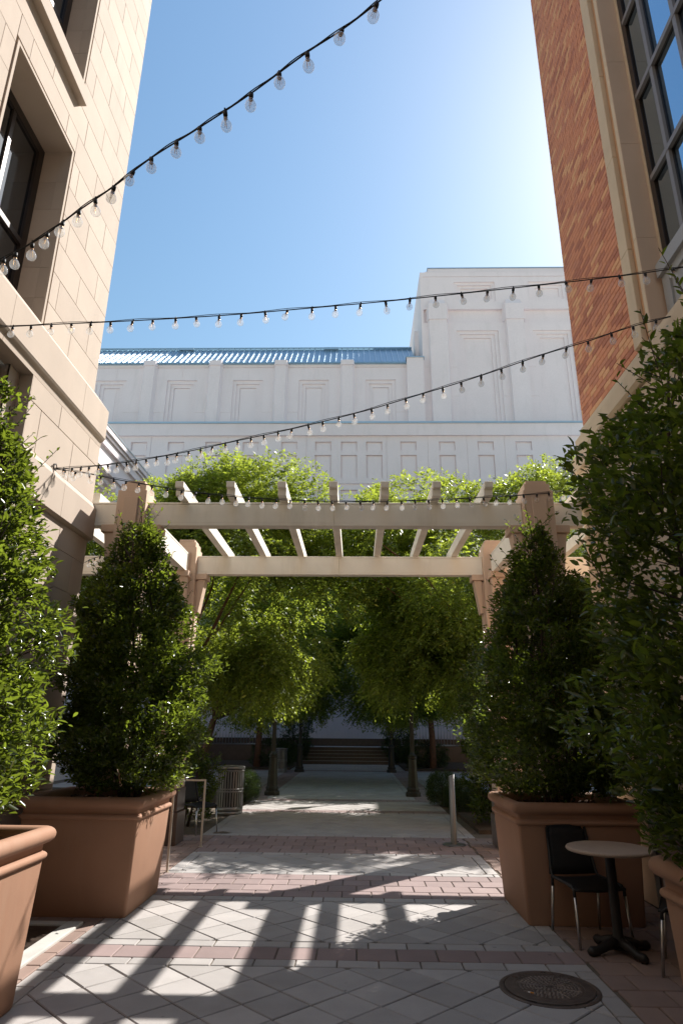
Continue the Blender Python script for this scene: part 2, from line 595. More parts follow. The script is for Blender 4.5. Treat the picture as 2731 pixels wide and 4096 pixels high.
def inset_poly(p, d):
    n = len(p)
    q = [a for i, a in enumerate(p) if math.hypot(a[0] - p[i - 1][0], a[1] - p[i - 1][1]) > 0.004]
    n = len(q)
    if n < 3: return []
    out = []
    for i in range(n):
        a, b, c = q[i - 1], q[i], q[(i + 1) % n]
        e1 = Vector((b[0] - a[0], b[1] - a[1])).normalized()
        e2 = Vector((c[0] - b[0], c[1] - b[1])).normalized()
        n1, n2 = Vector((-e1.y, e1.x)), Vector((-e2.y, e2.x))
        k = 1 + n1.dot(n2)
        if k < 0.05: return []
        o = (n1 + n2) * (d / k)
        out.append((b[0] + o.x, b[1] + o.y))
    if area(out) < 0.0006: return []
    return out


def paver_prism(poly, gap=0.0052, ch=0.005, top=0.0, depth=0.03):
    a = inset_poly(poly, gap)
    if not a: return None
    b = inset_poly(a, ch)
    if not b or len(b) != len(a): return None
    n = len(a)
    vs_ = [(x, y, top - depth) for x, y in a] + [(x, y, top - ch) for x, y in a] + [(x, y, top) for x, y in b]
    fs_ = []
    for i in range(n):
        j = (i + 1) % n
        fs_.append((i, j, n + j, n + i))
        fs_.append((n + i, n + j, 2 * n + j, 2 * n + i))
    fs_.append(tuple(range(2 * n, 3 * n)))
    return vs_, fs_


# ================================================================== the setting
def structure(name, me, parent=None, label=None):
    o = obj(name, me, parent)
    if parent is None:
        o['kind'] = 'structure'
        o['label'] = label or name
    return o


g = MB()
g.add([(-400, -400, -0.06), (400, -400, -0.06), (400, 400, -0.06), (-400, 400, -0.06)], [(0, 1, 2, 3)])
structure('ground', g.mesh('ground', 'concrete'), label='dark ground beyond the paved court')

p = MB()
p.box(-14, 14, -18, 60, -0.05, -0.012)
pavement = structure('pavement', p.mesh('pavement', 'joint_sand'), label='patterned paving of grey diamonds and pink bands')

DIAG = 0.4314
HALF = DIAG / 2
LX0, LY0 = -0.057, 5.40


def diamond(cx_, cy_):
    return [(cx_, cy_ - HALF), (cx_ + HALF, cy_), (cx_, cy_ + HALF), (cx_ - HALF, cy_)]


def diamond_centres(x0, x1, y0, y1):
    k0, k1 = int((x0 - LX0) / HALF) - 3, int((x1 - LX0) / HALF) + 3
    m0, m1 = int((y0 - LY0) / HALF) - 3, int((y1 - LY0) / HALF) + 3
    for m in range(m0, m1):
        for k in range(k0, k1):
            if (k + m) % 2:
                yield LX0 + k * HALF, LY0 + m * HALF


_pm = {}


def lay(poly, kind, mat, shared=None, cen=None):
    """one paver as its own child of the pavement"""
    if shared and shared in _pm:
        me = _pm[shared]
    else:
        c = cen or (sum(q[0] for q in poly) / len(poly), sum(q[1] for q in poly) / len(poly))
        r_ = paver_prism([(x - c[0], y - c[1]) for x, y in poly])
        if r_ is None: return
        mb = MB().add(*r_)
        me = mb.mesh(kind, mat)
        if shared: _pm[shared] = me
    c = cen or (sum(q[0] for q in poly) / len(poly), sum(q[1] for q in poly) / len(poly))
    obj(kind, me, pavement, loc=(c[0], c[1], random.uniform(-0.0016, 0.0016)),
        rot=(random.gauss(0, 0.0035), random.gauss(0, 0.0035), random.gauss(0, 0.002)))


def lay_diamonds(x0, x1, y0, y1):
    for cx_, cy_ in diamond_centres(x0, x1, y0, y1):
        d = diamond(cx_, cy_)
        q = clip_poly(d, x0, x1, y0, y1)
        if len(q) < 3 or area(q) < 0.004: continue
        if abs(area(q) - area(d)) < 1e-6:
            lay(d, 'diamond_paver', 'grey_paver', shared='full_diamond', cen=(cx_, cy_))
        else:
            lay(q, 'diamond_paver', 'grey_paver')


def lay_row(x0, x1, y0, y1, joint, kind, mat, n=0.305):
    k = math.floor((x0 - joint) / n)
    x = joint + k * n
    while x < x1 - 0.01:
        a, b = max(x, x0), min(x + n, x1)
        if b - a > 0.03:
            w, h = round(b - a, 3), round(y1 - y0, 3)
            lay([(a, y0), (b, y0), (b, y1), (a, y1)], kind, mat, shared=(kind, w, h), cen=((a + b) / 2, (y0 + y1) / 2))
        x += n


def lay_column(x0, x1, y0, y1, kind, mat, n=0.305):
    y = y0
    while y < y1 - 0.02:
        b = min(y + n, y1)
        lay([(x0, y), (x1, y), (x1, b), (x0, b)], kind, mat, shared=(kind, round(x1 - x0, 3), round(b - y, 3)),
            cen=((x0 + x1) / 2, (y + b) / 2))
        y += n


XO0, XO1, XI0, XI1 = -2.25, 1.70, -2.105, 1.56
for (a, b) in ((3.45, 5.43), (6.01, 7.30), (8.68, 9.78)):
    lay_diamonds(XI0, XI1, a, b)
    lay_column(XO0, XI0, a, b, 'grey_paver', 'grey_paver')
    lay_column(XI1, XO1, a, b, 'grey_paver', 'grey_paver')
for (a, b, j) in ((5.43, 5.58, -0.135), (5.86, 6.01, 0.1), (7.30, 7.46, -0.02), (8.53, 8.68, 0.1), (9.78, 9.93, -0.06)):
    lay_row(XO0, XO1, a, b, j, 'grey_paver', 'grey_paver')
lay_row(XO0, XO1, 5.58, 5.86, 0.009, 'pink_paver', 'pink_paver')
for i in range(4):
    lay_row(XO0, XO1, 7.46 + i * 0.2675, 7.46 + (i + 1) * 0.2675, -0.142 + 0.15 * (i % 2), 'pink_paver', 'pink_paver')
for i in range(5):
    lay_row(XO0, XO1, 9.93 + i * 0.294, 9.93 + (i + 1) * 0.294, -0.152 + 0.15 * (i % 2), 'pink_paver', 'pink_paver')
for i in range(29):
    a = 3.45 + i * 0.2741
    lay_row(-3.33, XO0, a, a + 0.2741, 0.07 + 0.15 * (i % 2), 'brown_paver', 'brown_paver')
    lay_row(XO1, 2.92, a, a + 0.2741, 0.05 + 0.15 * (i % 2), 'brown_paver', 'brown_paver')
# the paving farther off, joined
far_g, far_p = MB(), MB()


def far_add(mb, poly):
    r_ = paver_prism(poly, 0.005, 0.004)
    if r_: mb.add(*r_)


def far_rows(mb, x0, x1, y0, y1, dep, n=0.305):
    i, y = 0, y0
    while y < y1 - 0.03:
        b = min(y + dep, y1)
        x = x0 - (0.15 if i % 2 else 0)
        while x < x1 - 0.03:
            a_, b_ = max(x, x0), min(x + n, x1)
            if b_ - a_ > 0.04: far_add(mb, [(a_, y), (b_, y), (b_, b), (a_, b)])
            x += n
        y += dep
        i += 1


for (x0, x1, y0, y1) in ((-2.33, 1.76, 11.55, 14.38), (-2.33, 1.76, 14.92, 16.70), (-2.05, 1.32, 17.20, 28.2)):
    for cx_, cy_ in diamond_centres(x0, x1, y0, y1):
        q = clip_poly(diamond(cx_, cy_), x0, x1, y0, y1)
        if len(q) >= 3 and area(q) > 0.004: far_add(far_g, q)
for s0, s1 in ((-2.475, -2.33), (1.76, 1.905)):
    far_rows(far_g, s0, s1, 11.55, 14.38, 0.305)
    far_rows(far_g, s0, s1, 14.92, 16.70, 0.305)
far_rows(far_g, -2.475, 1.905, 11.4, 11.55, 0.15)
far_rows(far_g, -2.475, 1.905, 14.38, 14.53, 0.15)
far_rows(far_p, -2.475, 1.905, 14.53, 14.92, 0.195)
far_rows(far_p, -2.6, 2.05, 16.70, 17.20, 0.25)
for s0, s1 in ((-2.20, -2.05), (1.32, 1.47), (-2.95, -2.80), (2.07, 2.22)):
    far_rows(far_g, s0, s1, 17.2, 28.2, 0.305)
for s0, s1 in ((-2.80, -2.20), (1.47, 2.07)):
    far_rows(far_p, s0, s1, 17.2, 28.2, 0.305)
far_rows(far_p, -6.0, 5.5, 28.2, 28.9, 0.35)
far_rows(far_g, -2.9, 2.2, 28.9, 33.7, 0.45, 0.6)
far_rows(far_g, -9.0, -2.95, 19.0, 28.2, 0.45, 0.6)
far_rows(far_g, 2.22, 8.5, 19.0, 28.2, 0.45, 0.6)
for nm, mb, mt in (('distant_grey_pavers', far_g, 'grey_far'), ('distant_pink_pavers', far_p, 'pink_far')):
    o = obj(nm, mb.mesh(nm, mt), pavement)
    o['kind'] = 'stuff'
# planting beds beside the walk
bed = MB()
bed.box(-9, -2.62, 15.2, 19.0, -0.02, 0.05)
structure('planting_bed_left', bed.mesh('planting_bed', 'soil'), label='dark planting bed left of the walk')
bed = MB()
bed.box(2.05, 8.5, 11.9, 19.0, -0.02, 0.05)
structure('planting_bed_right', bed.mesh('planting_bed', 'soil'), label='dark planting bed right of the walk')
bed = MB()
bed.box(-10.5, -2.75, 28.9, 35.2, -0.02, 0.08)
structure('planting_bed_back_left', bed.mesh('planting_bed', 'soil'), label='dark planting bed left of the far steps')
bed = MB()
bed.box(2.05, 10.2, 28.9, 35.2, -0.02, 0.08)
structure('planting_bed_back_right', bed.mesh('planting_bed', 'soil'), label='dark planting bed right of the far steps')

# ================================================================== left limestone building
LB = thing('limestone_building', 'tall sunlit tan limestone building with deep windows at left', 'building', (-5.0, 4.0, 0))
XU, XLOW, XBAND, YC = -3.583, -3.395, -3.343, 7.775
BK = 0.03                                     # how far the blocks stand proud of the core
WIN1 = (4.84, 6.19, 5.976, 8.50)
WIN2 = (4.62, 6.13, 9.47, 12.05)
WIN3 = (4.62, 6.13, 13.0, 15.6)
core = MB()
XC = XU - BK


def left_P(u, v, d):
    return (XC - d, u, v)


depth_wall(core, -16.0, YC - 0.03, 5.9, 17.0, [(*WIN1, None), (*WIN2, None), (*WIN3, None)], 0.0, left_P)
core.box(-12, XC - 0.001, YC - 0.06, YC - 0.03, 0, 17.0)
core.box(-12, XC - 0.001, -16.0, -15.97, 0, 17.0)
core.add([(-12, -16.0, 17), (XC, -16.0, 17), (XC, YC - .03, 17), (-12, YC - .03, 17)], [(0, 1, 2, 3)])
obj('core_wall', core.mesh('core_wall', 'limestone_joint'), LB, world=True)

CH, CL = 0.4265, 0.93
JT = 0.0018
QK = 0.066
holes = [(w_[0] - QK, w_[1] + QK, w_[2], w_[3] + QK) for w_ in (WIN1, WIN2, WIN3)]
nblk = 0
for i in range(0, 24):
    z0 = 6.317 + i * CH
    z1 = z0 + CH
    y = (6.435 if i % 2 == 0 else 6.90) + 3 * CL
    while y - CL > YC - 0.02: y -= CL
    ys = []
    while y > 0.2:
        ys.append((max(y - CL, 0.2), min(y, YC)))
        y -= CL
    for (a, b) in ys:
        if b - a < 0.03: continue
        rects = [(a, b, z0, z1)]
        for h in holes:
            rects = [q for r_ in rects for q in rect_minus(r_, h)]
        for (u0, u1, v0, v1) in rects:
            if u1 - u0 < 0.02 or v1 - v0 < 0.02: continue
            vs_, fs_ = stone_block(u0 + JT, u1 - JT, v0 + JT, v1 - JT, XU + random.uniform(-.0008, .0008), XC - 0.004, 'x+', 0.0028)
            obj('stone_block', MB().add(vs_, fs_).mesh('stone_block', 'limestone'), LB, world=True)
            nblk += 1
# blocks below the first full course, on top of the water table
for (u0, u1) in ((0.2, 4.774), (6.256, 6.9), (6.9, YC)):
    vs_, fs_ = stone_block(u0 + JT, u1 - JT, 5.98, 6.317 - JT, XU, XC - 0.004, 'x+', 0.0028)
    obj('stone_block', MB().add(vs_, fs_).mesh('stone_block', 'limestone'), LB, world=True)
# water table: sloped top, square face, coved underside; in lengths with a joint between
prof = [(XU - 0.02, 5.985), (XU + 0.004, 5.975), (XBAND, 5.665), (XBAND, 5.262), (XBAND - 0.016, 5.235), (XLOW + 0.004, 5.205),
        (XLOW - 0.002, 5.14), (XU - 0.02, 5.14)]
for (a, b) in ((-16.0, 1.79), (1.795, 3.53), (3.535, 5.27), (5.275, 7.008), (7.013, YC)):
    obj('water_table', MB().prism(prof, 'y', a, b).mesh('water_table', 'limestone_band'), LB, world=True)
# storey below: flush blocks, then a slight ledge
core2 = MB()
core2.box(-6.0, XLOW - 0.03, 5.93, YC - 0.02, 0, 5.15)
core2.box(-6.0, XLOW - 0.62, -16.0, 5.93, 0, 5.2)
core2.box(-6.0, XU - 0.02, -16.0, 5.6, 4.72, 5.2)
obj('core_wall', core2.mesh('core_wall_low', 'limestone_joint'), LB, world=True)
zs = [5.14, 4.86, 4.36, 3.98, 3.55, 3.12, 2.69, 2.26, 1.83, 1.40, 0.97, 0.54, 0.0]
for i in range(len(zs) - 1):
    z1, z0 = zs[i], zs[i + 1]
    xx = XLOW
    ys = [5.91, 6.60, 7.43, YC] if i % 2 == 0 else [5.91, 6.18, 7.01, YC]
    for a, b in zip(ys[:-1], ys[1:]):
        if abs(z1 - 4.36) < .01 or abs(z1 - 3.98) < .01 and False: continue
        vs_, fs_ = stone_block(a + JT, b - JT, z0 + JT, z1 - JT, xx, XLOW - 0.04, 'x+', 0.004)
        obj('stone_block', MB().add(vs_, fs_).mesh('stone_block', 'limestone'), LB, world=True)
prof2 = [(XLOW - 0.03, 4.36), (XLOW + 0.002, 4.36), (XLOW + 0.058, 4.27), (XLOW + 0.058, 3.88), (XLOW + 0.03, 3.86), (XLOW - 0.03, 3.84), (XLOW - 0.03, 3.9)]
for (a, b) in ((5.92, 6.85), (6.855, YC + 0.03)):
    obj('lower_ledge', MB().prism(prof2, 'y', a, b).mesh('lower_ledge', 'limestone_band'), LB, world=True)
# stepped reveal of the entrance at the near end
px = XLOW
for k in range(4):
    y1 = 5.905 - 0.205 * k
    z = 4.87
    for (v0, v1) in ((4.87, 5.138), (4.40, 4.866), (3.93, 4.396), (3.46, 3.926), (2.99, 3.456), (2.3, 2.986), (1.5, 2.296), (0.0, 1.496)):
        o = obj('reveal_block', MB().box(px - 0.14 * (k + 1) - 0.02, px - 0.14 * (k + 1), y1 - 0.205, y1 + 0.0, v0, v1).mesh('reveal_block', 'limestone'), LB, world=True)
        o2 = obj('reveal_block', MB().box(px - 0.14 * (k + 1) + 0.001, px - 0.14 * k - 0.001, y1, y1 + 0.02, v0, v1).mesh('reveal_block', 'limestone'), LB, world=True)
door = MB()
door.box(XLOW - 0.60, XLOW - 0.57, 2.0, 5.09, 0, 4.6)
dd = obj('entrance_door', door.mesh('entrance_door', 'dark_frame'), LB, world=True)
for k in range(3):
    a = 2.1 + k * 1.0
    obj('door_pane', MB().box(XLOW - 0.568, XLOW - 0.562, a, a + 0.85, 0.2, 4.4).mesh('door_pane', 'pane_dark'), dd)


def left_window(w, depth, sill):
    y0, y1, z0, z1 = w
    root = obj('window', MB().box(XC - depth - 0.09, XC - depth - 0.02, y0, y1, z0, z0 + 0.14).mesh('window_rail', 'dark_frame'), LB, world=True)
    idm = Matrix.Identity(4)
    # reveals, built of coursed blocks with a bend part-way in
    def rv(name, vs_, fs_, mat='limestone'):
        o = bpy.data.objects.new(name, MB().add(vs_, fs_).mesh(name, mat))
        COL.objects.link(o)
        o.parent = LB
        o.matrix_parent_inverse = ROOTS[LB.name].inverted()
        return o
    zz = z0
    k = 0
    edges = [z0]
    e = 6.317
    while e < z1:
        if e > z0 + 0.05: edges.append(e)
        e += CH
    edges.append(z1)
    for a, b in zip(edges[:-1], edges[1:]):
        for yy, s in ((y1, 1), (y0, -1)):
            mb = MB()
            mb.box(XU - depth * 0.45, XU - 0.012, yy, yy + s * 0.05, a + JT, b - JT)
            obj('reveal_block', mb.mesh('reveal_block', 'limestone'), LB, world=True)
            mb = MB()
            mb.box(XC - depth - 0.05, XU - depth * 0.45 - 0.001, yy - s * 0.0, yy + s * 0.05, a + JT, b - JT)
            obj('reveal_block', mb.mesh('reveal_block', 'limestone'), LB, world=True)
    for zq, s in ((z1, 1), (z0, -1)):
        mb = MB()
        mb.box(XC - depth - 0.05, XU - 0.012, y0, y1, zq, zq + s * 0.05)
        obj('reveal_slab', mb.mesh('reveal_slab', 'limestone'), LB, world=True)
    # quirk bead round the opening: a thin raised fillet
    t, pr = 0.036, 0.004
    for (a0, a1, b0, b1) in ((y1 - 0.002, y1 + t, z0, z1 + t), (y0 - t, y0 + 0.002, z0, z1 + t), (y0 + 0.002, y1 - 0.002, z1 - 0.002, z1 + t)):
        obj('window_bead', MB().box(XU - 0.02, XU + pr, a0, a1, b0, b1).mesh('window_bead', 'limestone_band'), LB, world=True)
    if sill:
        obj('window_sill', MB().prism([(XU - 0.05, z0 - 0.24), (XU + 0.10, z0 - 0.24), (XU + 0.10, z0 - 0.02), (XU - 0.05, z0 + 0.004)], 'y', y0 - 0.16, y1 + 0.02).mesh('window_sill', 'limestone_band'), LB, world=True)
    # glazing
    def kid(name, mb, mat):
        o = bpy.data.objects.new(name, mb.mesh(name, mat))
        COL.objects.link(o)
        o.parent = root
        return o
    f = MB()
    fd0, fd1 = XC - depth - 0.09, XC - depth - 0.02
    f.box(fd0, fd1, y0, y0 + 0.11, z0 + 0.141, z1)
    f.box(fd0, fd1, y1 - 0.11, y1, z0 + 0.141, z1)
    f.box(fd0, fd1, y0 + 0.111, y1 - 0.111, z1 - 0.12, z1)
    kid('frame', f, 'dark_frame')
    kid('mullion', MB().box(fd0 + 0.01, fd1 - 0.01, (y0 + y1) / 2 - 0.03, (y0 + y1) / 2 + 0.03, z0 + 0.141, z1 - 0.121), 'dark_frame')
    kid('transom', MB().box(fd0 + 0.005, fd1 + 0.004, y0 + 0.111, y1 - 0.111, z0 + 1.0, z0 + 1.07), 'dark_frame')
    for (a, b) in ((y0 + 0.112, (y0 + y1) / 2 - 0.031), ((y0 + y1) / 2 + 0.031, y1 - 0.112)):
        for (c, d) in ((z0 + 0.142, z0 + 0.999), (z0 + 1.071, z1 - 0.122)):
            kid('pane', MB().box(fd0 + 0.03, fd0 + 0.036, a, b, c, d), 'pane_dark')
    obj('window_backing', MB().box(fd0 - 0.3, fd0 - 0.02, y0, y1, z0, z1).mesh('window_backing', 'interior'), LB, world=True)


left_window(WIN1, 0.30, False)
left_window(WIN2, 0.30, True)
left_window(WIN3, 0.30, True)

# ================================================================== right brick building
XR, YR = 3.078, 8.0
RB = thing('brick_building', 'orange brick and cast stone building with tall gridded window at right', 'building', (4.5, 4.0, 0))
rc = MB()
ZW0, ZW1 = 6.28, 16.0                      # window bay, from the spandrel top
YJ0, YJ1 = 1.2, 5.80
depth_wall(rc, -16.0, YR - 0.01, 5.55, 17.0, [(YJ0, YJ1, 5.56, ZW1, None)], 0.0, lambda u, v, d: (XR + 0.012 + d, u, v))
rc.box(XR + 0.0121, 12, YR - 0.02, YR - 0.01, 0, 17)
rc.box(XR + 0.0121, 12, -16.0, -15.98, 0, 17)
rc.add([(XR + .012, -16.0, 17), (12, -16.0, 17), (12, YR - .01, 17), (XR + .012, YR - .01, 17)], [(0, 1, 2, 3)])
obj('core_wall', rc.mesh('core_wall_right', 'mortar'), RB, world=True)
BL, BH, BG = 0.222, 0.0765, 0.0045
brick_mats = ['brick_a', 'brick_b', 'brick_c', 'brick_d']
bw = [0.42, 0.24, 0.16, 0.18]
shared_brick = {}
rest = MB()
nb = 0
rb = random.Random(3)
row = 0
z = 5.553
while z < 16.5:
    y = 6.175 - (BL / 2 if row % 2 else 0)
    while y < YR - 0.005:
        a, b = max(y, 6.175), min(y + BL, YR)
        y += BL
        if b - a < 0.03: continue
        mi = rb.choices(range(4), bw)[0]
        jx = rb.uniform(-0.0012, 0.0012)
        if nb < 300:
            key = (round(b - a, 4), mi)
            if key not in shared_brick:
                vs_, fs_ = stone_block(BG - 0.0, (b - a) - BG, BG, BH - BG, 0.0, 0.03, 'x-', 0.003)
                shared_brick[key] = MB().add(vs_, fs_).mesh('brick', brick_mats[mi])
            obj('brick', shared_brick[key], RB, world=True, loc=(XR + jx, a, z))
            nb += 1
        else:
            vs_, fs_ = stone_block(a + BG, b - BG, z + BG, z + BH - BG, XR + jx, XR + 0.03, 'x-', 0.003)
            rest.add(vs_, fs_, mi)
    z += BH
    row += 1
o = obj('upper_bricks', rest.mesh('upper_bricks', brick_mats), RB, world=True)
o['kind'] = 'stuff'
# cast stone surround in lengths, three planes stepping back to the window
zj = [5.56, 6.75, 8.09, 9.40, 10.75, 12.1, 13.45, 14.8, 16.2]
for a, b in zip(zj[:-1], zj[1:]):
    for (y0, y1, xf) in ((5.972, 6.17, XR - 0.045), (5.868, 5.971, XR + 0.03), (5.80, 5.867, XR - 0.02)):
        o = obj('surround_block', MB().box(xf, XR + 0.2, y0, y1, a + 0.002, b - 0.002).mesh('surround_block', 'cast_stone'), RB, world=True)
        bevel(o, 0.004, 1)
    o = obj('jamb_block', MB().box(XR + 0.201, XR + 0.30, 5.74, 5.84, a + 0.002, b - 0.002).mesh('jamb_block', 'cast_stone'), RB, world=True)
    o = obj('jamb_block', MB().box(XR - 0.018, XR + 0.2005, 5.790, 5.7995, a + 0.002, b - 0.002).mesh('jamb_block', 'column_stone'), RB, world=True)
# the window: mullions, transoms, panes
XG = XR + 0.27
win = obj('window', MB().box(XG - 0.06, XG + 0.06, 5.66, 5.74, 6.36, 16.0).mesh('window_frame', 'dark_frame'), RB, world=True)


def wkid(name, mb, mat):
    o = bpy.data.objects.new(name, mb.mesh(name, mat))
    COL.objects.link(o)
    o.parent = win
    return o


tz = [6.36, 7.44, 8.65, 9.87, 11.08, 12.29, 13.5, 14.7, 15.95]
my = [5.66, 5.28, 4.735, 4.19, 3.645, 3.10, 2.555, 2.0, 1.45]
for k, zz in enumerate(tz):
    wkid('transom', MB().box(XG - 0.095, XG - 0.055, my[-1], 5.66, zz - 0.032, zz + 0.032), 'mullion')
    wkid('transom_web', MB().box(XG - 0.054, XG + 0.05, my[-1], 5.66, zz - 0.026, zz + 0.026), 'dark_frame')
for k, yy in enumerate(my[1:]):
    for a, b in zip(tz[:-1], tz[1:]):
        wkid('mullion', MB().box(XG - 0.090, XG - 0.056, yy - 0.03, yy + 0.03, a + 0.033, b - 0.033), 'mullion')
        wkid('mullion_web', MB().box(XG - 0.055, XG + 0.05, yy - 0.024, yy + 0.024, a + 0.027, b - 0.027), 'dark_frame')
for k in range(len(my) - 1):
    for a, b in zip(tz[:-1], tz[1:]):
        y1, y0 = my[k] - 0.025, my[k + 1] + 0.025
        wkid('pane', MB().box(XG - 0.036, XG - 0.030, y0, y1, a + 0.027, b - 0.027), 'pane')
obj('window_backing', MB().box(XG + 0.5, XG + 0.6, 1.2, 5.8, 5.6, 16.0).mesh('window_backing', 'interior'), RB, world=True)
# grey spandrel with its raised frame, under the window
sp = obj('spandrel', MB().box(XR + 0.17, XR + 0.3, 1.2, 5.74, 5.50, 6.33).mesh('spandrel', 'spandrel'), RB, world=True)
for (x0, y0, y1, z0, z1) in ((XR + 0.10, 1.2, 5.739, 6.17, 6.33), (XR + 0.145, 1.2, 5.739, 6.06, 6.169), (XR + 0.145, 5.60, 5.739, 5.52, 6.059), (XR + 0.155, 4.3, 4.42, 5.52, 6.059), (XR + 0.155, 2.95, 3.07, 5.52, 6.059)):
    o = bpy.data.objects.new('spandrel_moulding', MB().box(x0, XR + 0.169, y0, y1, z0, z1).mesh('spandrel_moulding', 'spandrel'))
    COL.objects.link(o)
    o.parent = sp
# stone base storey: sloped water table, ledge, wall below
prof = [(XR + 0.2, 5.551), (XR + 0.004, 5.551), (3.036, 5.495), (3.03, 5.41), (2.949, 5.322), (2.946, 5.135), (2.985, 5.10), (XR + 0.2, 5.10)]
for (a, b) in ((-16.0, 2.3), (2.304, 4.3), (4.304, 6.3), (6.304, YR)):
    obj('water_table', MB().prism(prof, 'y', a, b).mesh('water_table_right', 'cast_stone'), RB, world=True)
prof = [(XR + 0.2, 5.099), (2.96, 5.099), (2.88, 5.042), (2.876, 4.841), (2.942, 4.834), (XR + 0.2, 4.80)]
for (a, b) in ((7.0, YR), (3.8, 5.0), (0.2, 1.4)):
    obj('pier_cap', MB().prism(prof, 'y', a, b).mesh('pier_cap', 'cast_stone'), RB, world=True)
lw = MB()
lw.box(3.06, 6.0, -16.0, YR - 0.03, 0, 5.099)
obj('core_wall', lw.mesh('lower_core', 'limestone_joint'), RB, world=True)
for (a, b) in ((7.2, YR - 0.01), (4.0, 4.8), (0.4, 1.2)):
    zs = [0, 0.75, 1.5, 2.25, 3.0, 3.42, 4.10, 4.83]
    for z0, z1 in zip(zs[:-1], zs[1:]):
        vs_, fs_ = stone_block(a, b, z0 + 0.002, z1 - 0.002, 2.93, 3.061, 'x-', 0.004)
        obj('pier_block', MB().add(vs_, fs_).mesh('pier_block', 'cast_stone'), RB, world=True)
for (a, b) in ((4.81, 7.19), (1.21, 3.99), (-15.9, 0.39)):
    zs = [0.78, 1.5, 2.25, 3.0, 3.75, 4.4, 5.09]
    for i, (z0, z1) in enumerate(zip(zs[:-1], zs[1:])):
        nn = 3
        off = 0.0 if i % 2 else 0.3
        cuts = [a] + [a + (b - a) * (k + off) / nn for k in range(nn) if 0.02 < (k + off) / nn] + [b]
        for u0, u1 in zip(cuts[:-1], cuts[1:]):
            if u1 - u0 < .05: continue
            vs_, fs_ = stone_block(u0 + .002, u1 - .002, z0 + 0.002, z1 - 0.002, 3.02, 3.061, 'x-', 0.004)
            obj('stone_block', MB().add(vs_, fs_).mesh('stone_block_right', 'cast_stone'), RB, world=True)
    obj('base_course', MB().prism([(3.061, 0), (2.97, 0), (2.97, 0.70), (3.0, 0.76), (3.061, 0.76)], 'y', a, b).mesh('base_course', 'granite'), RB, world=True)
# bracket that carries the pergola beam
br = MB()
br.prism([(2.93, 4.42), (2.86, 4.42), (2.86, 4.36), (2.89, 4.33), (2.93, 4.33)], 'y', 7.62, 7.99)
obj('bracket', br.mesh('bracket', 'cast_stone'), RB, world=True)


# ================================================================== far pale building
BB = thing('deco_building', 'large pale grey stepped building with pilasters and blue metal roof', 'building', (0, 39, 0))
YL, YUP = 38.0, 40.0
P_low = lambda u, v, d: (u, YL + d, v)
P_up = lambda u, v, d: (u, YUP + d, v)
px0 = [-9.76, -7.33, -4.84, -2.64, -0.98, 0.64, 2.83, 5.31, 7.77, 10.2, -12.2, -14.6]
feats, panels = [], []
for x in (-18.0, -13.3, -8.3, -3.2, 1.95, 4.6, 7.1, 9.5):
    feats.append((x - 0.012, x + 0.012, 0.0, 19.6, 0.03))
for z_ in (4.6, 7.0):
    feats.append((-22, 20, z_ - 0.012, z_ + 0.012, 0.03))
for x in px0:
    for (z0, z1) in ((18.62, 19.24), (16.71, 18.30), (13.9, 15.92), (11.6, 13.2)):
        feats.append((x, x + 1.04, z0, z1, 0.13))
        panels.append((x + 0.10, x + 0.99, z0 + 0.003, z1 - 0.10))
feats.append((-20, 20, 16.17, 16.34, 0.07))
feats.append((-20, 20, 9.6, 9.8, 0.07))
lwall = MB()
depth_wall(lwall, -22, 20, 0.0, 19.62, feats, 0.0, P_low)
lwall.box(-22, 20, YL - 0.16, YL + 0.5, 19.625, 20.46)
obj('lower_wall', lwall.mesh('lower_wall', 'stucco'), BB, world=True)
for (a, b, c, d) in panels:
    obj('panel', MB().box(a, b, YL + 0.085, YL + 0.14, c, d).mesh('panel', 'stucco_panel'), BB, world=True)
obj('coping', MB().box(-22, 20, YL - 0.24, YUP + 0.5, 20.462, 20.58).mesh('coping', 'flashing'), BB, world=True)
obj('plinth', MB().box(-22, 20, YL - 0.9, YL - 0.001, 0.0, 1.15).mesh('plinth', 'granite'), BB, world=True)
obj('ledge', MB().prism([(YL, 3.7), (YL - 0.35, 3.75), (YL - 0.4, 4.0), (YL - 0.1, 4.06), (YL, 4.06)], 'x', -22, 20).mesh('ledge', 'stucco'), BB, world=True)
# upper wall with stepped panels and pilasters
feats, ppan = [], []
for x in (-17.0, -12.3, -7.6, -2.95, 1.7):
    feats.append((x - 0.012, x + 0.012, 20.0, 25.9, 0.02))
for z_ in (22.4,):
    feats.append((-23, 4, z_ - 0.012, z_ + 0.012, 0.02))
pil = [-19.9, -14.62, -9.95, -5.30, -0.62]
uw = MB()
for x in [q + 2.33 for q in pil] + [-17.3]:
    for k in range(3):
        feats.append((x - 1.05 + 0.24 * k, x + 1.05 - 0.24 * k, 19.0, 24.94 - 0.26 * k, 0.09 * (k + 1)))
feats.append((-23, 20, 25.90, 25.96, 0.05))
depth_wall(uw, -23, 4.0, 20.0, 26.16, feats, 0.0, P_up)
obj('upper_wall', uw.mesh('upper_wall', 'stucco'), BB, world=True)
for x in [q + 2.33 for q in pil]:
    obj('panel', MB().box(x - 0.56, x + 0.56, YUP + 0.24, YUP + 0.28, 20.6, 24.40).mesh('panel', 'stucco_panel'), BB, world=True)
for x in pil:
    o = obj('pilaster', MB().prism([(x - 0.52, YUP), (x - 0.36, YUP - 0.28), (x + 0.36, YUP - 0.28), (x + 0.52, YUP)], 'z', 20.58, 25.98).mesh('pilaster', 'stucco'), BB, world=True)
    c = bpy.data.objects.new('pilaster_cap', MB().prism([(x - 0.58, YUP + 0.05), (x - 0.40, YUP - 0.34), (x + 0.40, YUP - 0.34), (x + 0.58, YUP + 0.05)], 'z', 25.982, 26.36).mesh('pilaster_cap', 'stucco'))
    COL.objects.link(c)
    c.parent = o
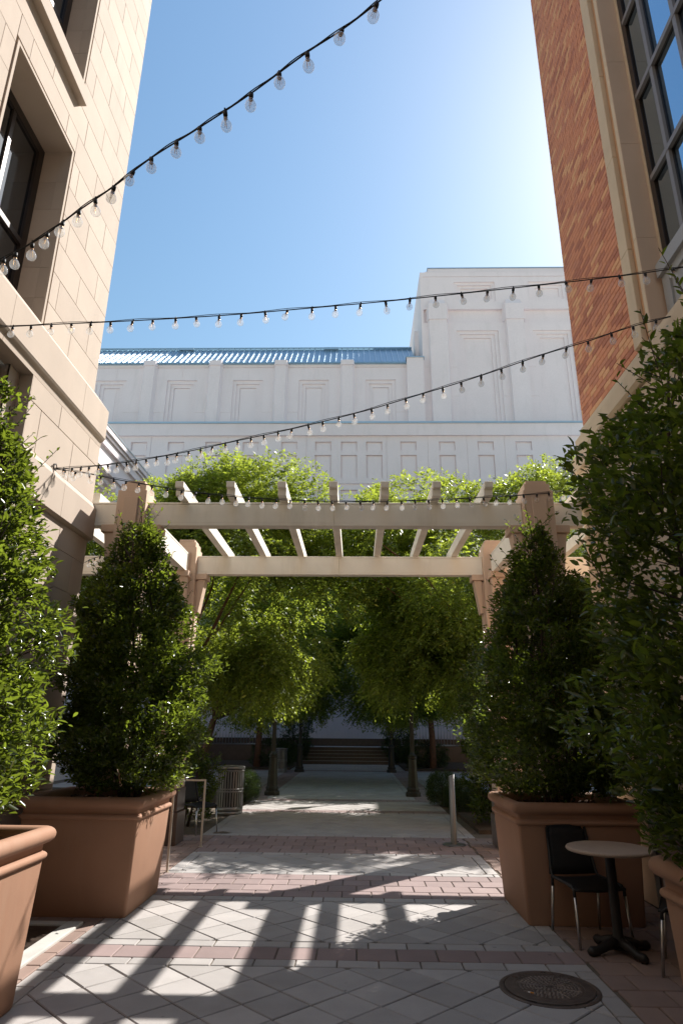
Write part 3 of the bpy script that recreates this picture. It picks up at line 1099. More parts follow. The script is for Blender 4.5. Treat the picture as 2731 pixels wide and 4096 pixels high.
# standing seam roof
YR1, ZR0, ZR1 = YUP + 2.6, 26.17, 29.05
rf = obj('roof', MB().prism([(YUP - 0.18, ZR0), (YUP - 0.18, ZR0 + 0.10), (YR1, ZR1), (YR1 + 4, ZR1), (YR1 + 4, ZR0)], 'x', -23, 4.2).mesh('roof', 'blue_roof'), BB, world=True)
x = -22.8
while x < 4.0:
    s = bpy.data.objects.new('roof_seam', MB().prism([(YUP - 0.18, ZR0 + 0.10), (YUP - 0.18, ZR0 + 0.19), (YR1, ZR1 + 0.09), (YR1, ZR1 - 0.02)], 'x', x - 0.022, x + 0.022).mesh('roof_seam', 'flashing'))
    COL.objects.link(s)
    s.parent = rf
    x += 0.41
for x in (-12.9, -1.9):
    s = bpy.data.objects.new('roof_vent', MB().box(x - 0.55, x + 0.55, YR1 - 0.32, YR1 - 0.2, ZR1 - 0.16, ZR1 + 0.03).mesh('roof_vent', 'flashing'))
    COL.objects.link(s)
    s.parent = rf
s = bpy.data.objects.new('ridge_cap', MB().box(-23, 4.2, YR1 - 0.1, YR1 + 0.15, ZR1 + 0.092, ZR1 + 0.16).mesh('ridge_cap', 'flashing'))
COL.objects.link(s)
s.parent = rf
# tower
tw = MB()
feats = [(4.0, 19, 25.9, 25.93, 0.02), (4.0, 19, 23.6, 23.63, 0.02)]
for (cx_, w) in ((8.70, 1.5), (14.04, 1.37)):
    for k in range(3):
        feats.append((cx_ - w + 0.25 * k, cx_ + w - 0.25 * k, 19.0, 28.94 - 0.25 * k, 0.10 * (k + 1)))
    for k in range(3):
        feats.append((cx_ - w + 0.25 * k, cx_ + w - 0.25 * k, 31.45 + 0.22 * k, 33.13 - 0.22 * k, 0.10 * (k + 1)))
feats += [(4.0, 19, 29.6, 30.75, 0.22), (4.0, 19, 33.55, 33.62, 0.05)]
depth_wall(tw, 4.72, 18.0, 20.0, 34.0, feats, 0.0, P_up)
tw.box(4.72, 18.0, YUP + 0.40, 62, 20, 33.99)
tw.box(4.721, 4.9, YUP + 0.001, YUP + 0.42, 20, 33.99)
obj('tower_wall', tw.mesh('tower_wall', 'stucco'), BB, world=True)
for x in (5.88, 11.4, 16.9):
    o = obj('pilaster', MB().prism([(x - 0.80, YUP + .3), (x - 0.62, YUP - 0.30), (x + 0.62, YUP - 0.30), (x + 0.80, YUP + .3)], 'z', 20.58, 29.68).mesh('pilaster', 'stucco'), BB, world=True)
    c = bpy.data.objects.new('pilaster_cap', MB().prism([(x - 0.84, YUP + .3), (x - 0.66, YUP - 0.36), (x + 0.66, YUP - 0.36), (x + 0.84, YUP + .3)], 'z', 29.682, 31.0).mesh('pilaster_cap', 'stucco'))
    COL.objects.link(c)
    c.parent = o
    c = bpy.data.objects.new('pilaster_crown', MB().frustum((x - 0.6, x + 0.6, YUP - 0.30, YUP + .3), 31.002, (x - 0.5, x + 0.5, YUP - 0.1, YUP + .3), 31.5).mesh('pilaster_crown', 'stucco'))
    COL.objects.link(c)
    c.parent = o
for k, yy in enumerate((42.5, 46.5)):
    obj('side_pilaster', MB().box(4.45, 4.719, yy, yy + 1.4, 20.6, 30.6).mesh('side_pilaster', 'stucco'), BB, world=True)
obj('tower_parapet', MB().box(5.15, 17.8, YUP + 0.35, 61, 34.001, 34.35).box(5.4, 17.6, YUP + 0.6, 60.8, 34.351, 34.80).mesh('tower_parapet', 'stucco'), BB, world=True)
obj('tower_coping', MB().box(5.35, 17.7, YUP + 0.55, 61, 34.801, 34.88).mesh('tower_coping', 'flashing'), BB, world=True)
lb = MB().box(3.55, 4.715, YUP - 0.35, YUP + 3.0, 20.6, 26.5)
obj('tower_buttress', lb.mesh('tower_buttress', 'stucco'), BB, world=True)
obj('buttress_cap', MB().box(3.5, 4.80, YUP - 0.42, YUP + 3.0, 26.501, 26.57).mesh('buttress_cap', 'flashing'), BB, world=True)

# the two lower wings that flank the court


def wing(name, label, X, s, y0, y1, sc=1.0):
    Zs = lambda z_: CAM_H + (z_ - CAM_H) * sc if z_ > 3 else z_
    W = thing(name, label, 'building', (X + s * 3, (y0 + y1) / 2, 0))
    f = []
    y = y0 + 0.8
    pans = []
    while y + 2.2 < y1:
        for k in range(3):
            f.append((y + 0.22 * k, y + 2.2 - 0.22 * k, Zs(8.6), Zs(12.2 - 0.22 * k), 0.16 * (k + 1)))
        for k in range(2):
            f.append((y + 0.22 * k, y + 2.2 - 0.22 * k, 2.2, Zs(7.6 - 0.22 * k), 0.16 * (k + 1)))
        pans.append(y)
        y += 3.4
    mb = MB()
    depth_wall(mb, y0, y1, 0, Zs(13.22), f, 0.0, lambda u, v, d: (X + s * d, u, v))
    mb.box(X + s * 0.6, X + s * 9, y0, y0 + 0.2, 0, Zs(13.9))
    mb.add([(X, y0, 0), (X + s * 9, y0, 0), (X + s * 9, y0, Zs(13.2)), (X, y0, Zs(13.2))], [(0, 1, 2, 3)])
    obj('wall', mb.mesh('wing_wall', 'stucco'), W, world=True)
    for (z0, z1, pr) in ((12.26, 12.48, 0.08), (13.221, 13.58, 0.12), (13.60, 13.72, 0.20), (13.74, 13.95, 0.28)):
        obj('cornice', MB().box(X - s * pr, X + s * 0.8, y0, y1, Zs(z0), Zs(z1)).mesh('cornice', 'stucco'), W, world=True)
    obj('coping', MB().box(X - s * 0.30, X + s * 9, y0 - 0.02, y1, Zs(13.951), Zs(14.02)).mesh('wing_coping', 'flashing'), W, world=True)
    for y in pans:
        w_ = obj('window', MB().box(X + s * 0.40, X + s * 0.44, y + 0.5, y + 1.7, 2.3, Zs(7.2)).mesh('wing_window', 'pane_dark'), W, world=True)
    return W


wing('left_wing_building', 'lower pale stone wing with layered cornice beyond the tan building', -9.5, -1, 17.3, 37.7, 0.8636)
wing('right_wing_building', 'lower pale stone wing with layered cornice beyond the brick building', 10.46, 1, 22.5, 37.7)

# steps up to the far building
st = thing('stone_steps', 'dark flight of stone steps below the far pale wall', 'steps', (-0.45, 34.5, 0))
for k in range(5):
    y = 33.75 + 0.36 * k
    o = obj('step', MB().box(-2.6, 1.7, y, 37.09 if k == 4 else y + 0.40, 0.0, 0.15 * (k + 1)).mesh('step', 'granite'), st, world=True)
    obj('nosing', MB().box(-2.6, 1.7, y - 0.02, y + 0.05, 0.15 * (k + 1) + 0.001, 0.15 * (k + 1) + 0.012).mesh('nosing', 'concrete'), st, world=True)
obj('landing', MB().box(-2.6, 1.7, 35.3, 37.09, 0.752, 0.765).mesh('landing', 'grey_far'), st, world=True)
for (x, w_) in ((-2.75, 'left'), (1.85, 'right')):
    hr = thing('handrail', 'thin dark metal handrail on the %s side of the far steps' % w_, 'handrail', (x, 33.7, 0), group='handrails of the far steps')
    obj('rail', MB().tube([(x, 33.6, 0.0), (x, 33.6, 0.85), (x, 33.75, 0.98), (x, 35.3, 1.68), (x, 36.3, 1.70), (x, 36.3, 0.75)], 0.025, 8).mesh('rail', 'black_iron', True), hr, world=True)
for (x0, x1, w_) in ((-7.5, -3.1, 'left'), (2.4, 6.8, 'right')):
    rl = thing('railing', 'dark picket railing far back %s of the steps' % w_, 'railing', (x0, 36.0, 0), group='railings along the far terrace')
    obj('top_rail', MB().tube([(x0, 36, 1.85), (x1, 36, 1.85)], 0.03, 6).mesh('top_rail', 'steel', True), rl, world=True)
    obj('bottom_rail', MB().tube([(x0, 36, 0.88), (x1, 36, 0.88)], 0.02, 6).mesh('bottom_rail', 'steel', True), rl, world=True)
    k = 0
    x = x0
    while x <= x1:
        obj('picket', MB().tube([(x, 36, 0.85), (x, 36, 1.84)], 0.018 if k % 6 else 0.03, 6).mesh('picket', 'steel', True), rl, world=True)
        x += 0.16
        k += 1
    obj('terrace_wall', MB().box(x0 - 3 if x0 < 0 else x0 - .3, x1 + (3 if x0 > 0 else .3), 35.3, 37.09, 0, 0.84).mesh('terrace_wall', 'granite'), rl, world=True)

# ================================================================== pergola
PG = thing('pergola', 'cream timber pergola on square tan stone columns across the walk', 'pergola', (-0.28, 9.2, 0))
ZB0, ZB1 = 4.063, 4.376
AX = -0.282
Y_N, Y_F = 7.79, 10.51        # front faces of the two long beams
BT = 0.14


def column(cx_, cy_, wx=0.37, wy=0.40, inner=1, tall=True):
    """square stone shaft with granite base, pilaster strip, brackets and stepped cap"""
    s = obj('column', MB().box(cx_ - wx / 2, cx_ + wx / 2, cy_ - wy / 2, cy_ + wy / 2, 1.0, 4.50).mesh('column', 'column_stone'), PG, world=True)
    bevel(s, 0.006, 2)

    def kid(name, mb, mat='column_stone', bv=0.006):
        o = bpy.data.objects.new(name, mb.mesh(name, mat))
        COL.objects.link(o)
        o.parent = s
        if bv: bevel(o, bv, 2)
        return o
    hx, hy = wx / 2, wy / 2
    kid('base', MB().box(cx_ - hx - 0.05, cx_ + hx + 0.05, cy_ - hy - 0.05, cy_ + hy + 0.05, 0.0, 0.44), 'granite', 0.01)
    kid('base_upper', MB().box(cx_ - hx - 0.03, cx_ + hx + 0.03, cy_ - hy - 0.03, cy_ + hy + 0.03, 0.446, 0.76), 'granite', 0.01)
    kid('plinth', MB().box(cx_ - hx - 0.012, cx_ + hx + 0.012, cy_ - hy - 0.012, cy_ + hy + 0.012, 0.762, 0.999))
    for (sx, sy) in ((0, -1), (0, 1), (1, 0), (-1, 0)):
        if sy:
            kid('pilaster_strip', MB().box(cx_ - 0.09, cx_ + 0.09, cy_ + sy * hy, cy_ + sy * (hy + 0.032), 1.0, 4.40 if sy < 0 else 4.0))
        else:
            kid('pilaster_strip', MB().box(cx_ + sx * hx, cx_ + sx * (hx + 0.03), cy_ - 0.09, cy_ + 0.09, 1.0, 3.94))
    kid('cap_lower', MB().box(cx_ - hx + 0.025, cx_ + hx - 0.025, cy_ - hy + 0.025, cy_ + hy - 0.025, 4.502, 4.592))
    kid('cap_upper', MB().box(cx_ - hx + 0.055, cx_ + hx - 0.055, cy_ - hy + 0.055, cy_ + hy - 0.055, 4.594, 4.645))
    # brackets under each beam
    for sx in (-1, 1):
        a, b = cx_ + sx * hx, cx_ + sx * (hx + 0.19)
        kid('bracket_cap', MB().box(min(a, b), max(a, b), cy_ - 0.13, cy_ + 0.13, 3.965, ZB0 - 0.002))
        x0, x1, x2 = cx_ + sx * (hx + 0.031), cx_ + sx * (hx + 0.155), cx_ + sx * (hx + 0.075)
        kid('bracket', MB().prism([(x0, 3.962), (x1, 3.962), (x2, 3.42), (x0, 3.42)], 'y', cy_ - 0.10, cy_ + 0.10))
    sy = 1 if cy_ < 9 else -1
    a, b = cy_ + sy * hy, cy_ + sy * (hy + 0.19)
    kid('bracket_cap', MB().box(cx_ - 0.13, cx_ + 0.13, min(a, b), max(a, b), 3.965, ZB0 - 0.002))
    y0, y1, y2 = cy_ + sy * (hy + 0.031), cy_ + sy * (hy + 0.155), cy_ + sy * (hy + 0.075)
    kid('bracket', MB().prism([(y0, 3.962), (y1, 3.962), (y2, 3.42), (y0, 3.42)], 'x', cx_ - 0.10, cx_ + 0.10))
    return s


CXL, CXR = AX - 2.568, AX + 2.568
CYN, CYF = Y_N + 0.07, Y_F + 0.07
for cy_ in (CYN, CYF):
    for cx_ in (CXL, CXR):
        column(cx_, cy_)
HW = 0.186


def beam(x0, x1, y0):
    o = obj('beam', MB().box(x0, x1, y0, y0 + BT, ZB0 + 0.035, ZB1 - 0.028).mesh('beam', 'beam'), PG, world=True)
    bevel(o, 0.004, 1)
    for (a, b) in ((ZB1 - 0.0265, ZB1), (ZB0, ZB0 + 0.0335)):
        c = bpy.data.objects.new('beam_edge_board', MB().box(x0, x1, y0 - 0.004, y0 + BT + 0.004, a, b).mesh('beam_edge_board', 'beam'))
        COL.objects.link(c)
        c.parent = o
        bevel(c, 0.003, 1)


for y0 in (Y_N, Y_F):
    beam(CXL + HW + 0.002, AX - 0.001, y0)
    beam(AX + 0.001, CXR - HW - 0.002, y0)
beam(-5.4, CXL - HW - 0.002, Y_N)
beam(-5.4, CXL - HW - 0.002, Y_F)
beam(CXR + HW + 0.002, 2.855, Y_N)
beam(CXR + HW + 0.002, 5.2, Y_F)
for cx_ in (CXL, CXR):
    o = obj('side_beam', MB().box(cx_ - 0.07, cx_ + 0.07, CYN + 0.202, CYF - 0.202, ZB0 + 0.035, ZB1 - 0.028).mesh('side_beam', 'beam'), PG, world=True)
    bevel(o, 0.004, 1)
    for (a, b) in ((ZB1 - 0.0265, ZB1), (ZB0, ZB0 + 0.0335)):
        c = bpy.data.objects.new('beam_edge_board', MB().box(cx_ - 0.074, cx_ + 0.074, CYN + 0.202, CYF - 0.202, a, b).mesh('beam_edge_board', 'beam'))
        COL.objects.link(c)
        c.parent = o
rw = 0.052
yz = [(7.47, 4.545), (7.47, 4.468), (7.535, 4.468), (7.535, ZB1 + 0.002), (11.05, ZB1 + 0.002), (11.05, 4.545)]
rafter_me = None
for x in [AX + 0.64 * k for k in range(-3, 4)] + [AX - 3.13, AX - 3.75, AX + 3.13, AX + 3.75]:
    y_off = 0
    if x > 3.0:       # stops short of the brick building
        q = [(8.12, 4.545), (8.12, ZB1 + 0.002), (11.05, ZB1 + 0.002), (11.05, 4.545)]
    else:
        q = yz if x > -3.3 else [(7.90, 4.545), (7.90, ZB1 + .002), (11.05, ZB1 + 0.002), (11.05, 4.545)]
    o = obj('rafter', MB().prism(q, 'x', x - rw, x + rw).mesh('rafter', 'beam'), PG, world=True)
    bevel(o, 0.004, 1)

# ================================================================== string lights
VS = 1 / 0.57412
SOCK = MB().lathe([(0.010, -0.006), (0.0125, -0.004), (0.0125, -0.026), (0.0105, -0.028), (0.0105, -0.040)][::-1], n=10).mesh('socket', 'black_rubber', True)
CLIP = MB().box(-0.004, 0.004, -0.004, 0.004, -0.008, 0.016).mesh('clip', 'black_rubber')
GLASS = MB().lathe([(0.002, -0.118), (0.012, -0.1165), (0.021, -0.111), (0.0275, -0.101), (0.030, -0.088), (0.0285, -0.076), (0.023, -0.064), (0.015, -0.054), (0.0115, -0.047), (0.0105, -0.0405)], n=14).mesh('glass_bulb', 'bulb', True)
CAPM = MB().lathe([(0.0112, -0.048), (0.0112, -0.0395)], n=10).mesh('thread', 'brass', True)
FIL = MB().tube([(-0.007, 0, -0.052), (-0.010, 0, -0.094)], 0.0012, 5).tube([(0.007, 0, -0.052), (0.010, 0, -0.094)], 0.0012, 5).tube([(0, 0.006, -0.050), (0, 0.008, -0.094)], 0.0012, 5).mesh('filament', 'filament')


def string_light(label, plan, wire, bulbs, extra=(), loc=None, double=True):
    """plan: two ground points of the vertical plane the string hangs in; wire, bulbs: points along it measured in the photograph"""
    (x0, y0), (x1, y1) = plan
    n = Vector((y1 - y0, -(x1 - x0), 0))

    def hit(vx, vy):
        d = ray(vx * VS, vy * VS)
        t = (Vector((x0, y0, 0)) - CPOS).dot(n) / d.dot(n)
        return CPOS + d * t
    xs = [q[0] for q in wire]
    ys = [q[1] for q in wire]

    def wy(x):
        # smooth (Catmull-Rom-like) interpolation of the measured wire
        i = max(0, min(len(xs) - 2, sum(1 for q in xs if q <= x) - 1))
        t = (x - xs[i]) / (xs[i + 1] - xs[i])
        def slope(j):
            if 0 < j < len(xs) - 1: return (ys[j + 1] - ys[j - 1]) / (xs[j + 1] - xs[j - 1])
            a = max(0, min(len(xs) - 2, j if j == 0 else j - 1))
            return (ys[a + 1] - ys[a]) / (xs[a + 1] - xs[a])
        h = xs[i + 1] - xs[i]
        return ((2 * t**3 - 3 * t**2 + 1) * ys[i] + (t**3 - 2 * t**2 + t) * h * slope(i) + (-2 * t**3 + 3 * t**2) * ys[i + 1] + (t**3 - t**2) * h * slope(i + 1))
    pts = [hit(x, wy(x)) for x in np.linspace(xs[0], xs[-1], 70)]
    pts = list(extra[:1]) + pts + list(extra[1:]) if extra else pts
    root = thing('string_light', label, 'string light', tuple(pts[0]), group='festoon bulb strings across the lane')
    obj('cable', MB().tube(pts, 0.0048, 6).mesh('cable', 'black_rubber', True), root, world=True)
    if double:
        obj('support_wire', MB().tube([q + Vector((0, 0, 0.012 + 0.006 * math.sin(i * 0.9))) for i, q in enumerate(pts)], 0.003, 5).mesh('support_wire', 'black_rubber', True), root, world=True)
    for i, bx in enumerate(bulbs):
        c = hit(bx, wy(bx))
        rz_, tx, ty = random.uniform(0, 3.1), random.gauss(0, 0.13), random.gauss(0, 0.13)
        s = obj('socket', SOCK, root, loc=tuple(c - pts[0]), rot=(tx, ty, rz_))
        for nm, me in (('glass', GLASS), ('thread', CAPM), ('filament', FIL)):
            obj(nm, me, s)
        if i % 2 == 0: obj('clip', CLIP, s)
    return root, pts


a1 = CPOS + ray(0, 607 * VS) * (4.2 / ray(0, 607 * VS).dot(fwd))
b1 = CPOS + ray(870 * VS, 5 * VS) * (3.1 / ray(870 * VS, 5 * VS).dot(fwd))
e_l = a1 + (a1 - b1) * 0.52
e_r = b1 + (b1 - a1) * 1.25
string_light('topmost string of clear bulbs rising steeply from left to top edge', ((a1.x, a1.y), (b1.x, b1.y)),
             [(0, 600), (100, 542), (182, 483), (262, 428), (347, 363), (458, 293), (577, 214), (705, 120), (785, 68), (870, 3), (940, -55)],
             [10, 37, 75, 111, 146, 183, 220, 263, 307, 348, 406, 459, 517, 577, 641, 705, 785, 865, 925], extra=(Vector((-3.57, e_l.y, 4.42)), Vector((3.04, e_r.y, 6.2))))
string_light('second string of clear bulbs, nearly level across the sky', ((-3.58, 5.095), (3.04, 4.815)),
             [(-58, 752), (0, 751), (119, 745), (255, 739), (404, 731), (555, 721), (717, 707), (885, 692), (1059, 674), (1236, 655), (1421, 634), (1568, 614), (1610, 608)],
             [31, 73, 119, 165, 210, 255, 306, 352, 404, 451, 504, 555, 609, 661, 717, 771, 828, 885, 941, 999, 1059, 1119, 1178, 1236, 1298, 1357, 1421, 1480, 1545])
string_light('third string of bulbs climbing from wall ring to brick corner', ((-3.37, 6.63), (3.02, 5.2)),
             [(124, 1077), (147, 1076), (250, 1067), (400, 1043), (550, 1011), (700, 978), (850, 940), (950, 910), (1050, 880), (1150, 847), (1250, 813), (1350, 783), (1450, 750), (1568, 720)],
             [147, 167, 187, 206, 228, 248, 270, 291, 314, 336, 360, 384, 408, 434, 461, 489, 518, 546, 577, 606, 639, 671, 708, 741, 778, 813, 853, 890, 931, 972, 1016, 1058, 1104, 1150, 1199, 1247, 1300, 1349, 1402, 1452, 1505])
string_light('lowest string of bulbs sagging in front of the pergola beam', ((-3.37, 6.63), (2.93, 7.75)),
             [(124, 1077), (150, 1080), (205, 1088), (262, 1100), (320, 1110), (400, 1124), (500, 1137), (600, 1145), (700, 1150), (784, 1152), (900, 1151), (1000, 1148), (1100, 1143), (1200, 1137), (1260, 1132), (1335, 1124)],
             [150, 175, 205, 232, 262, 291, 320, 350, 386, 418, 451, 480, 510, 541, 572, 602, 635, 667, 699, 730, 762, 794, 826, 858, 890, 921, 953, 983, 1015, 1046, 1077, 1109, 1140, 1171, 1201, 1232, 1259, 1295])
string_light('short string of bulbs under the pergola bay by the left column', ((-5.2, 9.2), (-2.9, 9.3)),
             [(195, 1292), (206, 1286), (222, 1280), (236, 1275), (250, 1267)], [206, 218, 231, 243], double=False)
ring = thing('wall_ring', 'small dark metal ring on the tan wall holding two light strings', 'ring', (-3.39, 6.63, 4.37))
rp = [(-3.372, 6.63 + 0.035 * math.cos(t), 4.385 + 0.035 * math.sin(t)) for t in np.linspace(0, 2 * math.pi, 17)]
obj('ring', MB().tube(rp, 0.006, 6).mesh('ring', 'black_iron', True), ring, world=True)
obj('eye_bolt', MB().tube([(-3.396, 6.63, 4.42), (-3.365, 6.63, 4.42)], 0.009, 6).mesh('eye_bolt', 'black_iron', True), ring, world=True)


# ================================================================== leaves and plants
def norm(a):
    return a / np.maximum(np.linalg.norm(a, axis=1, keepdims=True), 1e-9)


def leaf_frame(axis, nrm):
    axis = norm(axis)
    side = norm(np.cross(nrm, axis))
    return axis, side, np.cross(axis, side)


def leaf_blades(pos, axis, nrm, L, W):
    """six-point folded blades -> (verts, quads)"""
    a, s, n = leaf_frame(axis, nrm)
    L = L[:, None]
    W = W[:, None]
    up = 0.22 * W * n
    dr = -0.12 * L * n
    V = np.stack([pos,
                  pos + a * L * 0.32 + s * W * 0.46 + up,
                  pos + a * L * 0.68 + s * W * 0.42 + up * 0.8 + dr * 0.3,
                  pos + a * L + dr,
                  pos + a * L * 0.68 - s * W * 0.42 + up * 0.8 + dr * 0.3,
                  pos + a * L * 0.32 - s * W * 0.46 + up], axis=1)
    N = len(pos)
    base = (np.arange(N) * 6)[:, None]
    q = np.concatenate([base + np.array([[0, 3, 2, 1]]), base + np.array([[0, 5, 4, 3]])], axis=1).reshape(-1, 4)
    return V.reshape(-1, 3), q


def leaf_rhombs(pos, axis, nrm, L, W):
    a, s, n = leaf_frame(axis, nrm)
    L = L[:, None]
    W = W[:, None]
    V = np.stack([pos, pos + a * L * 0.45 + s * W * 0.5, pos + a * L - n * L * 0.12, pos + a * L * 0.45 - s * W * 0.5], axis=1)
    N = len(pos)
    q = (np.arange(N) * 4)[:, None] + np.array([[0, 1, 2, 3]])
    return V.reshape(-1, 3), q


# one leaf of unit size for the leaves that are objects of their own
_lv, _lq = leaf_blades(np.zeros((1, 3)), np.array([[0, 1., 0]]), np.array([[0, 0, 1.]]), np.array([1.0]), np.array([0.46]))
LEAF_ME = [quick_mesh('leaf', _lv, _lq, 'leaf_hedge_single')]
_lv, _lq = leaf_blades(np.zeros((1, 3)), np.array([[0, 1., 0]]), np.array([[0, 0.1, 1.]]), np.array([1.0]), np.array([0.38]))
LEAF_ME.append(quick_mesh('leaf', _lv, _lq, 'leaf_hedge_single'))


def hedge(name, label, cat, c, prof, clusters, leafL=0.068, singles=300, group=None, seed=1, mat='leaf_hedge', square=2.6, shoots=60,
          stems=5, z_stem=0.9, inner_frac=0.28, trunk_mat='twig', scale_y=1.0, open_=0.22, sway=(0, 0)):
    """clipped bush of leaf rosettes. prof: (z, half width)"""
    rng = np.random.default_rng(seed)
    root = thing(name, label, cat, (c[0], c[1], z_stem), group=group)
    zs = np.array([q[0] for q in prof])
    ws = np.array([q[1] for q in prof])
    # rosette centres
    zz = rng.uniform(zs[0], zs[-1], clusters * 4)
    wz = np.interp(zz, zs, ws)
    keep = rng.uniform(0, ws.max(), len(zz)) < wz
    zz, wz = zz[keep][:clusters], wz[keep][:clusters]
    n = len(zz)
    th = rng.uniform(0, 2 * np.pi, n)
    lump = 1 + 0.08 * np.sin(3 * th + 2.1 * zz + seed) + 0.07 * np.sin(5 * th - 4.3 * zz + 2 * seed) + 0.06 * np.sin(9 * zz + 2 * th) + 0.05 * np.sin(17 * zz - 3 * th + seed)
    sq = (np.abs(np.cos(th))**square + np.abs(np.sin(th))**square)**(-1 / square)
    fr = 1 - np.abs(rng.normal(0, 0.20, n))
    inner = rng.uniform(0, 1, n) < inner_frac
    fr[inner] = np.sqrt(rng.uniform(0.05, 0.8, inner.sum()))
    fr = np.clip(fr, 0.05, 1.0)
    kv = rng.normal(0, 1, (14, 3))
    kv = kv / np.linalg.norm(kv, axis=1, keepdims=True) * rng.uniform(7, 20, (14, 1))
    ph = rng.uniform(0, 6.28, 14)
    shell = np.stack([wz * np.cos(th), wz * np.sin(th), zz], 1)
    fn = np.sin(shell @ kv.T + ph).sum(1) / math.sqrt(7.0)
    if shoots:
        lump = lump * (1 + 0.10 * fn)
    rr = wz * lump * sq * fr
    cen = np.stack([c[0] + rr * np.cos(th) + sway[0] * (zz - zs[0]), c[1] + rr * np.sin(th) * scale_y + sway[1] * (zz - zs[0]), zz], 1)
    # openings where the wall behind shows through
    holes = rng.uniform(0, 1, (7, 3)) * np.array([2 * ws.max(), 2 * ws.max(), zs[-1] - zs[0]]) + np.array([c[0] - ws.max(), c[1] - ws.max(), zs[0]])
    dmin = np.min(np.linalg.norm(cen[:, None] - holes[None], axis=2), axis=1)
    cen_keep = dmin > open_
    if shoots:
        fn2 = np.sin(shell @ (kv[::-1] * 0.8).T + ph * 1.7).sum(1) / math.sqrt(7.0)
        thin = np.interp(zz, [zs[0], zs[-1] - 0.8, zs[-1]], [-1.15, -1.05, 0.1])
        cen_keep &= fn2 > thin
    cen, th, fr = cen[cen_keep], th[cen_keep], fr[cen_keep]
    out = np.stack([np.cos(th), np.sin(th), np.full(len(th), 0.55)], 1)
    # upright shoots breaking the outline
    sp, so = [], []
    tw = MB()
    for k in range(shoots):
        t = rng.uniform(0, 2 * np.pi)
        z = zs[0] + (zs[-1] - zs[0]) * (0.35 + 0.65 * rng.uniform()**0.6)
        w = np.interp(z, zs, ws) * rng.uniform(0.75, 1.0)
        p0 = np.array([c[0] + w * np.cos(t) + sway[0] * (z - zs[0]), c[1] + w * np.sin(t) * scale_y, z])
        d = np.array([np.cos(t) * 0.55, np.sin(t) * 0.55, 1.0]) + rng.normal(0, 0.25, 3)
        d /= np.linalg.norm(d)
        ln = rng.uniform(0.10, 0.30) + 0.16 * (rng.uniform() < 0.25)
        for q in np.arange(0.02, ln, 0.035):
            sp.append(p0 + d * q + rng.normal(0, 0.006, 3))
            so.append(d * 0.6 + np.array([np.cos(t * 7 + q * 60), np.sin(t * 7 + q * 60), 0.25]))
        tw.tube([tuple(p0 - d * 0.15), tuple(p0 + d * ln)], [0.004, 0.0018], 4, cap=False)
    per = 6
    pos = np.repeat(cen, per, 0) + rng.normal(0, 0.028, (len(cen) * per, 3))
    ax = np.repeat(out, per, 0) + rng.normal(0, 0.75, (len(cen) * per, 3))
    if sp:
        pos = np.concatenate([pos, np.array(sp)])
        ax = np.concatenate([ax, np.array(so)])
    nr = np.array([[0, 0, 1.0]]) + rng.normal(0, 0.55, pos.shape)
    L = leafL * rng.uniform(0.45, 1.3, len(pos))
    W = L * rng.uniform(0.36, 0.50, len(pos))
    if singles:
        dist = np.linalg.norm(pos - np.array([0, 0, CAM_H]), axis=1)
        order = np.argsort(dist + rng.uniform(0, 0.5, len(dist)))
        pick = order[:singles]
        rest_ = order[singles:]
        a, s, n_ = leaf_frame(ax[pick], nr[pick])
        for i in range(len(pick)):
            o = bpy.data.objects.new('leaf', LEAF_ME[i % 2])
            COL.objects.link(o)
            o.parent = root
            l = float(L[pick[i]])
            mt = Matrix((Vector(s[i]) * l, Vector(a[i]) * l, Vector(n_[i]) * l)).transposed().to_4x4()
            pp = pos[pick[i]] - np.array([c[0], c[1], z_stem])
            mt.translation = Vector(pp)
            o.matrix_local = mt
        pos, ax, nr, L, W = pos[rest_], ax[rest_], nr[rest_], L[rest_], W[rest_]
    v, q = leaf_blades(pos, ax, nr, L, W)
    o = obj('foliage', quick_mesh('foliage', v, q, mat), root, world=True)
    o['kind'] = 'stuff'
    for k in range(stems):
        t = 2 * np.pi * k / max(stems, 1) + seed
        pts = [(c[0] + 0.07 * np.cos(t), c[1] + 0.07 * np.sin(t), z_stem - 0.02)]
        zc = z_stem
        x, y = pts[0][0], pts[0][1]
        while zc < zs[-1] - 0.55:
            zc += 0.35
            w = np.interp(zc, zs, ws) * 0.45
            x += (c[0] + w * np.cos(t) + sway[0] * (zc - zs[0]) - x) * 0.5 + rng.normal(0, 0.02)
            y += (c[1] + w * np.sin(t) - y) * 0.5 + rng.normal(0, 0.02)
            pts.append((x, y, zc))
            for b in range(3):
                t2 = rng.uniform(0, 6.28)
                wl = min(0.45, 0.8 * float(np.interp(zc + 0.3, zs, ws, right=0.0)))
                if wl < 0.1: continue
                tw.tube([(x, y, zc), (x + wl * 0.5 * np.cos(t2), y + wl * 0.5 * np.sin(t2), zc + 0.12), (x + wl * np.cos(t2), y + wl * np.sin(t2), zc + 0.22)], [0.008, 0.005, 0.002], 4, cap=False)
        m_ = len(pts)
        obj('stem', MB().tube(pts, [0.022 * (1 - 0.7 * i / m_) for i in range(m_)], 6).mesh('stem', trunk_mat, True), root, world=True)
    if tw.v:
        obj('twigs', tw.mesh('twigs', trunk_mat), root, world=True)['kind'] = 'stuff'
    return root


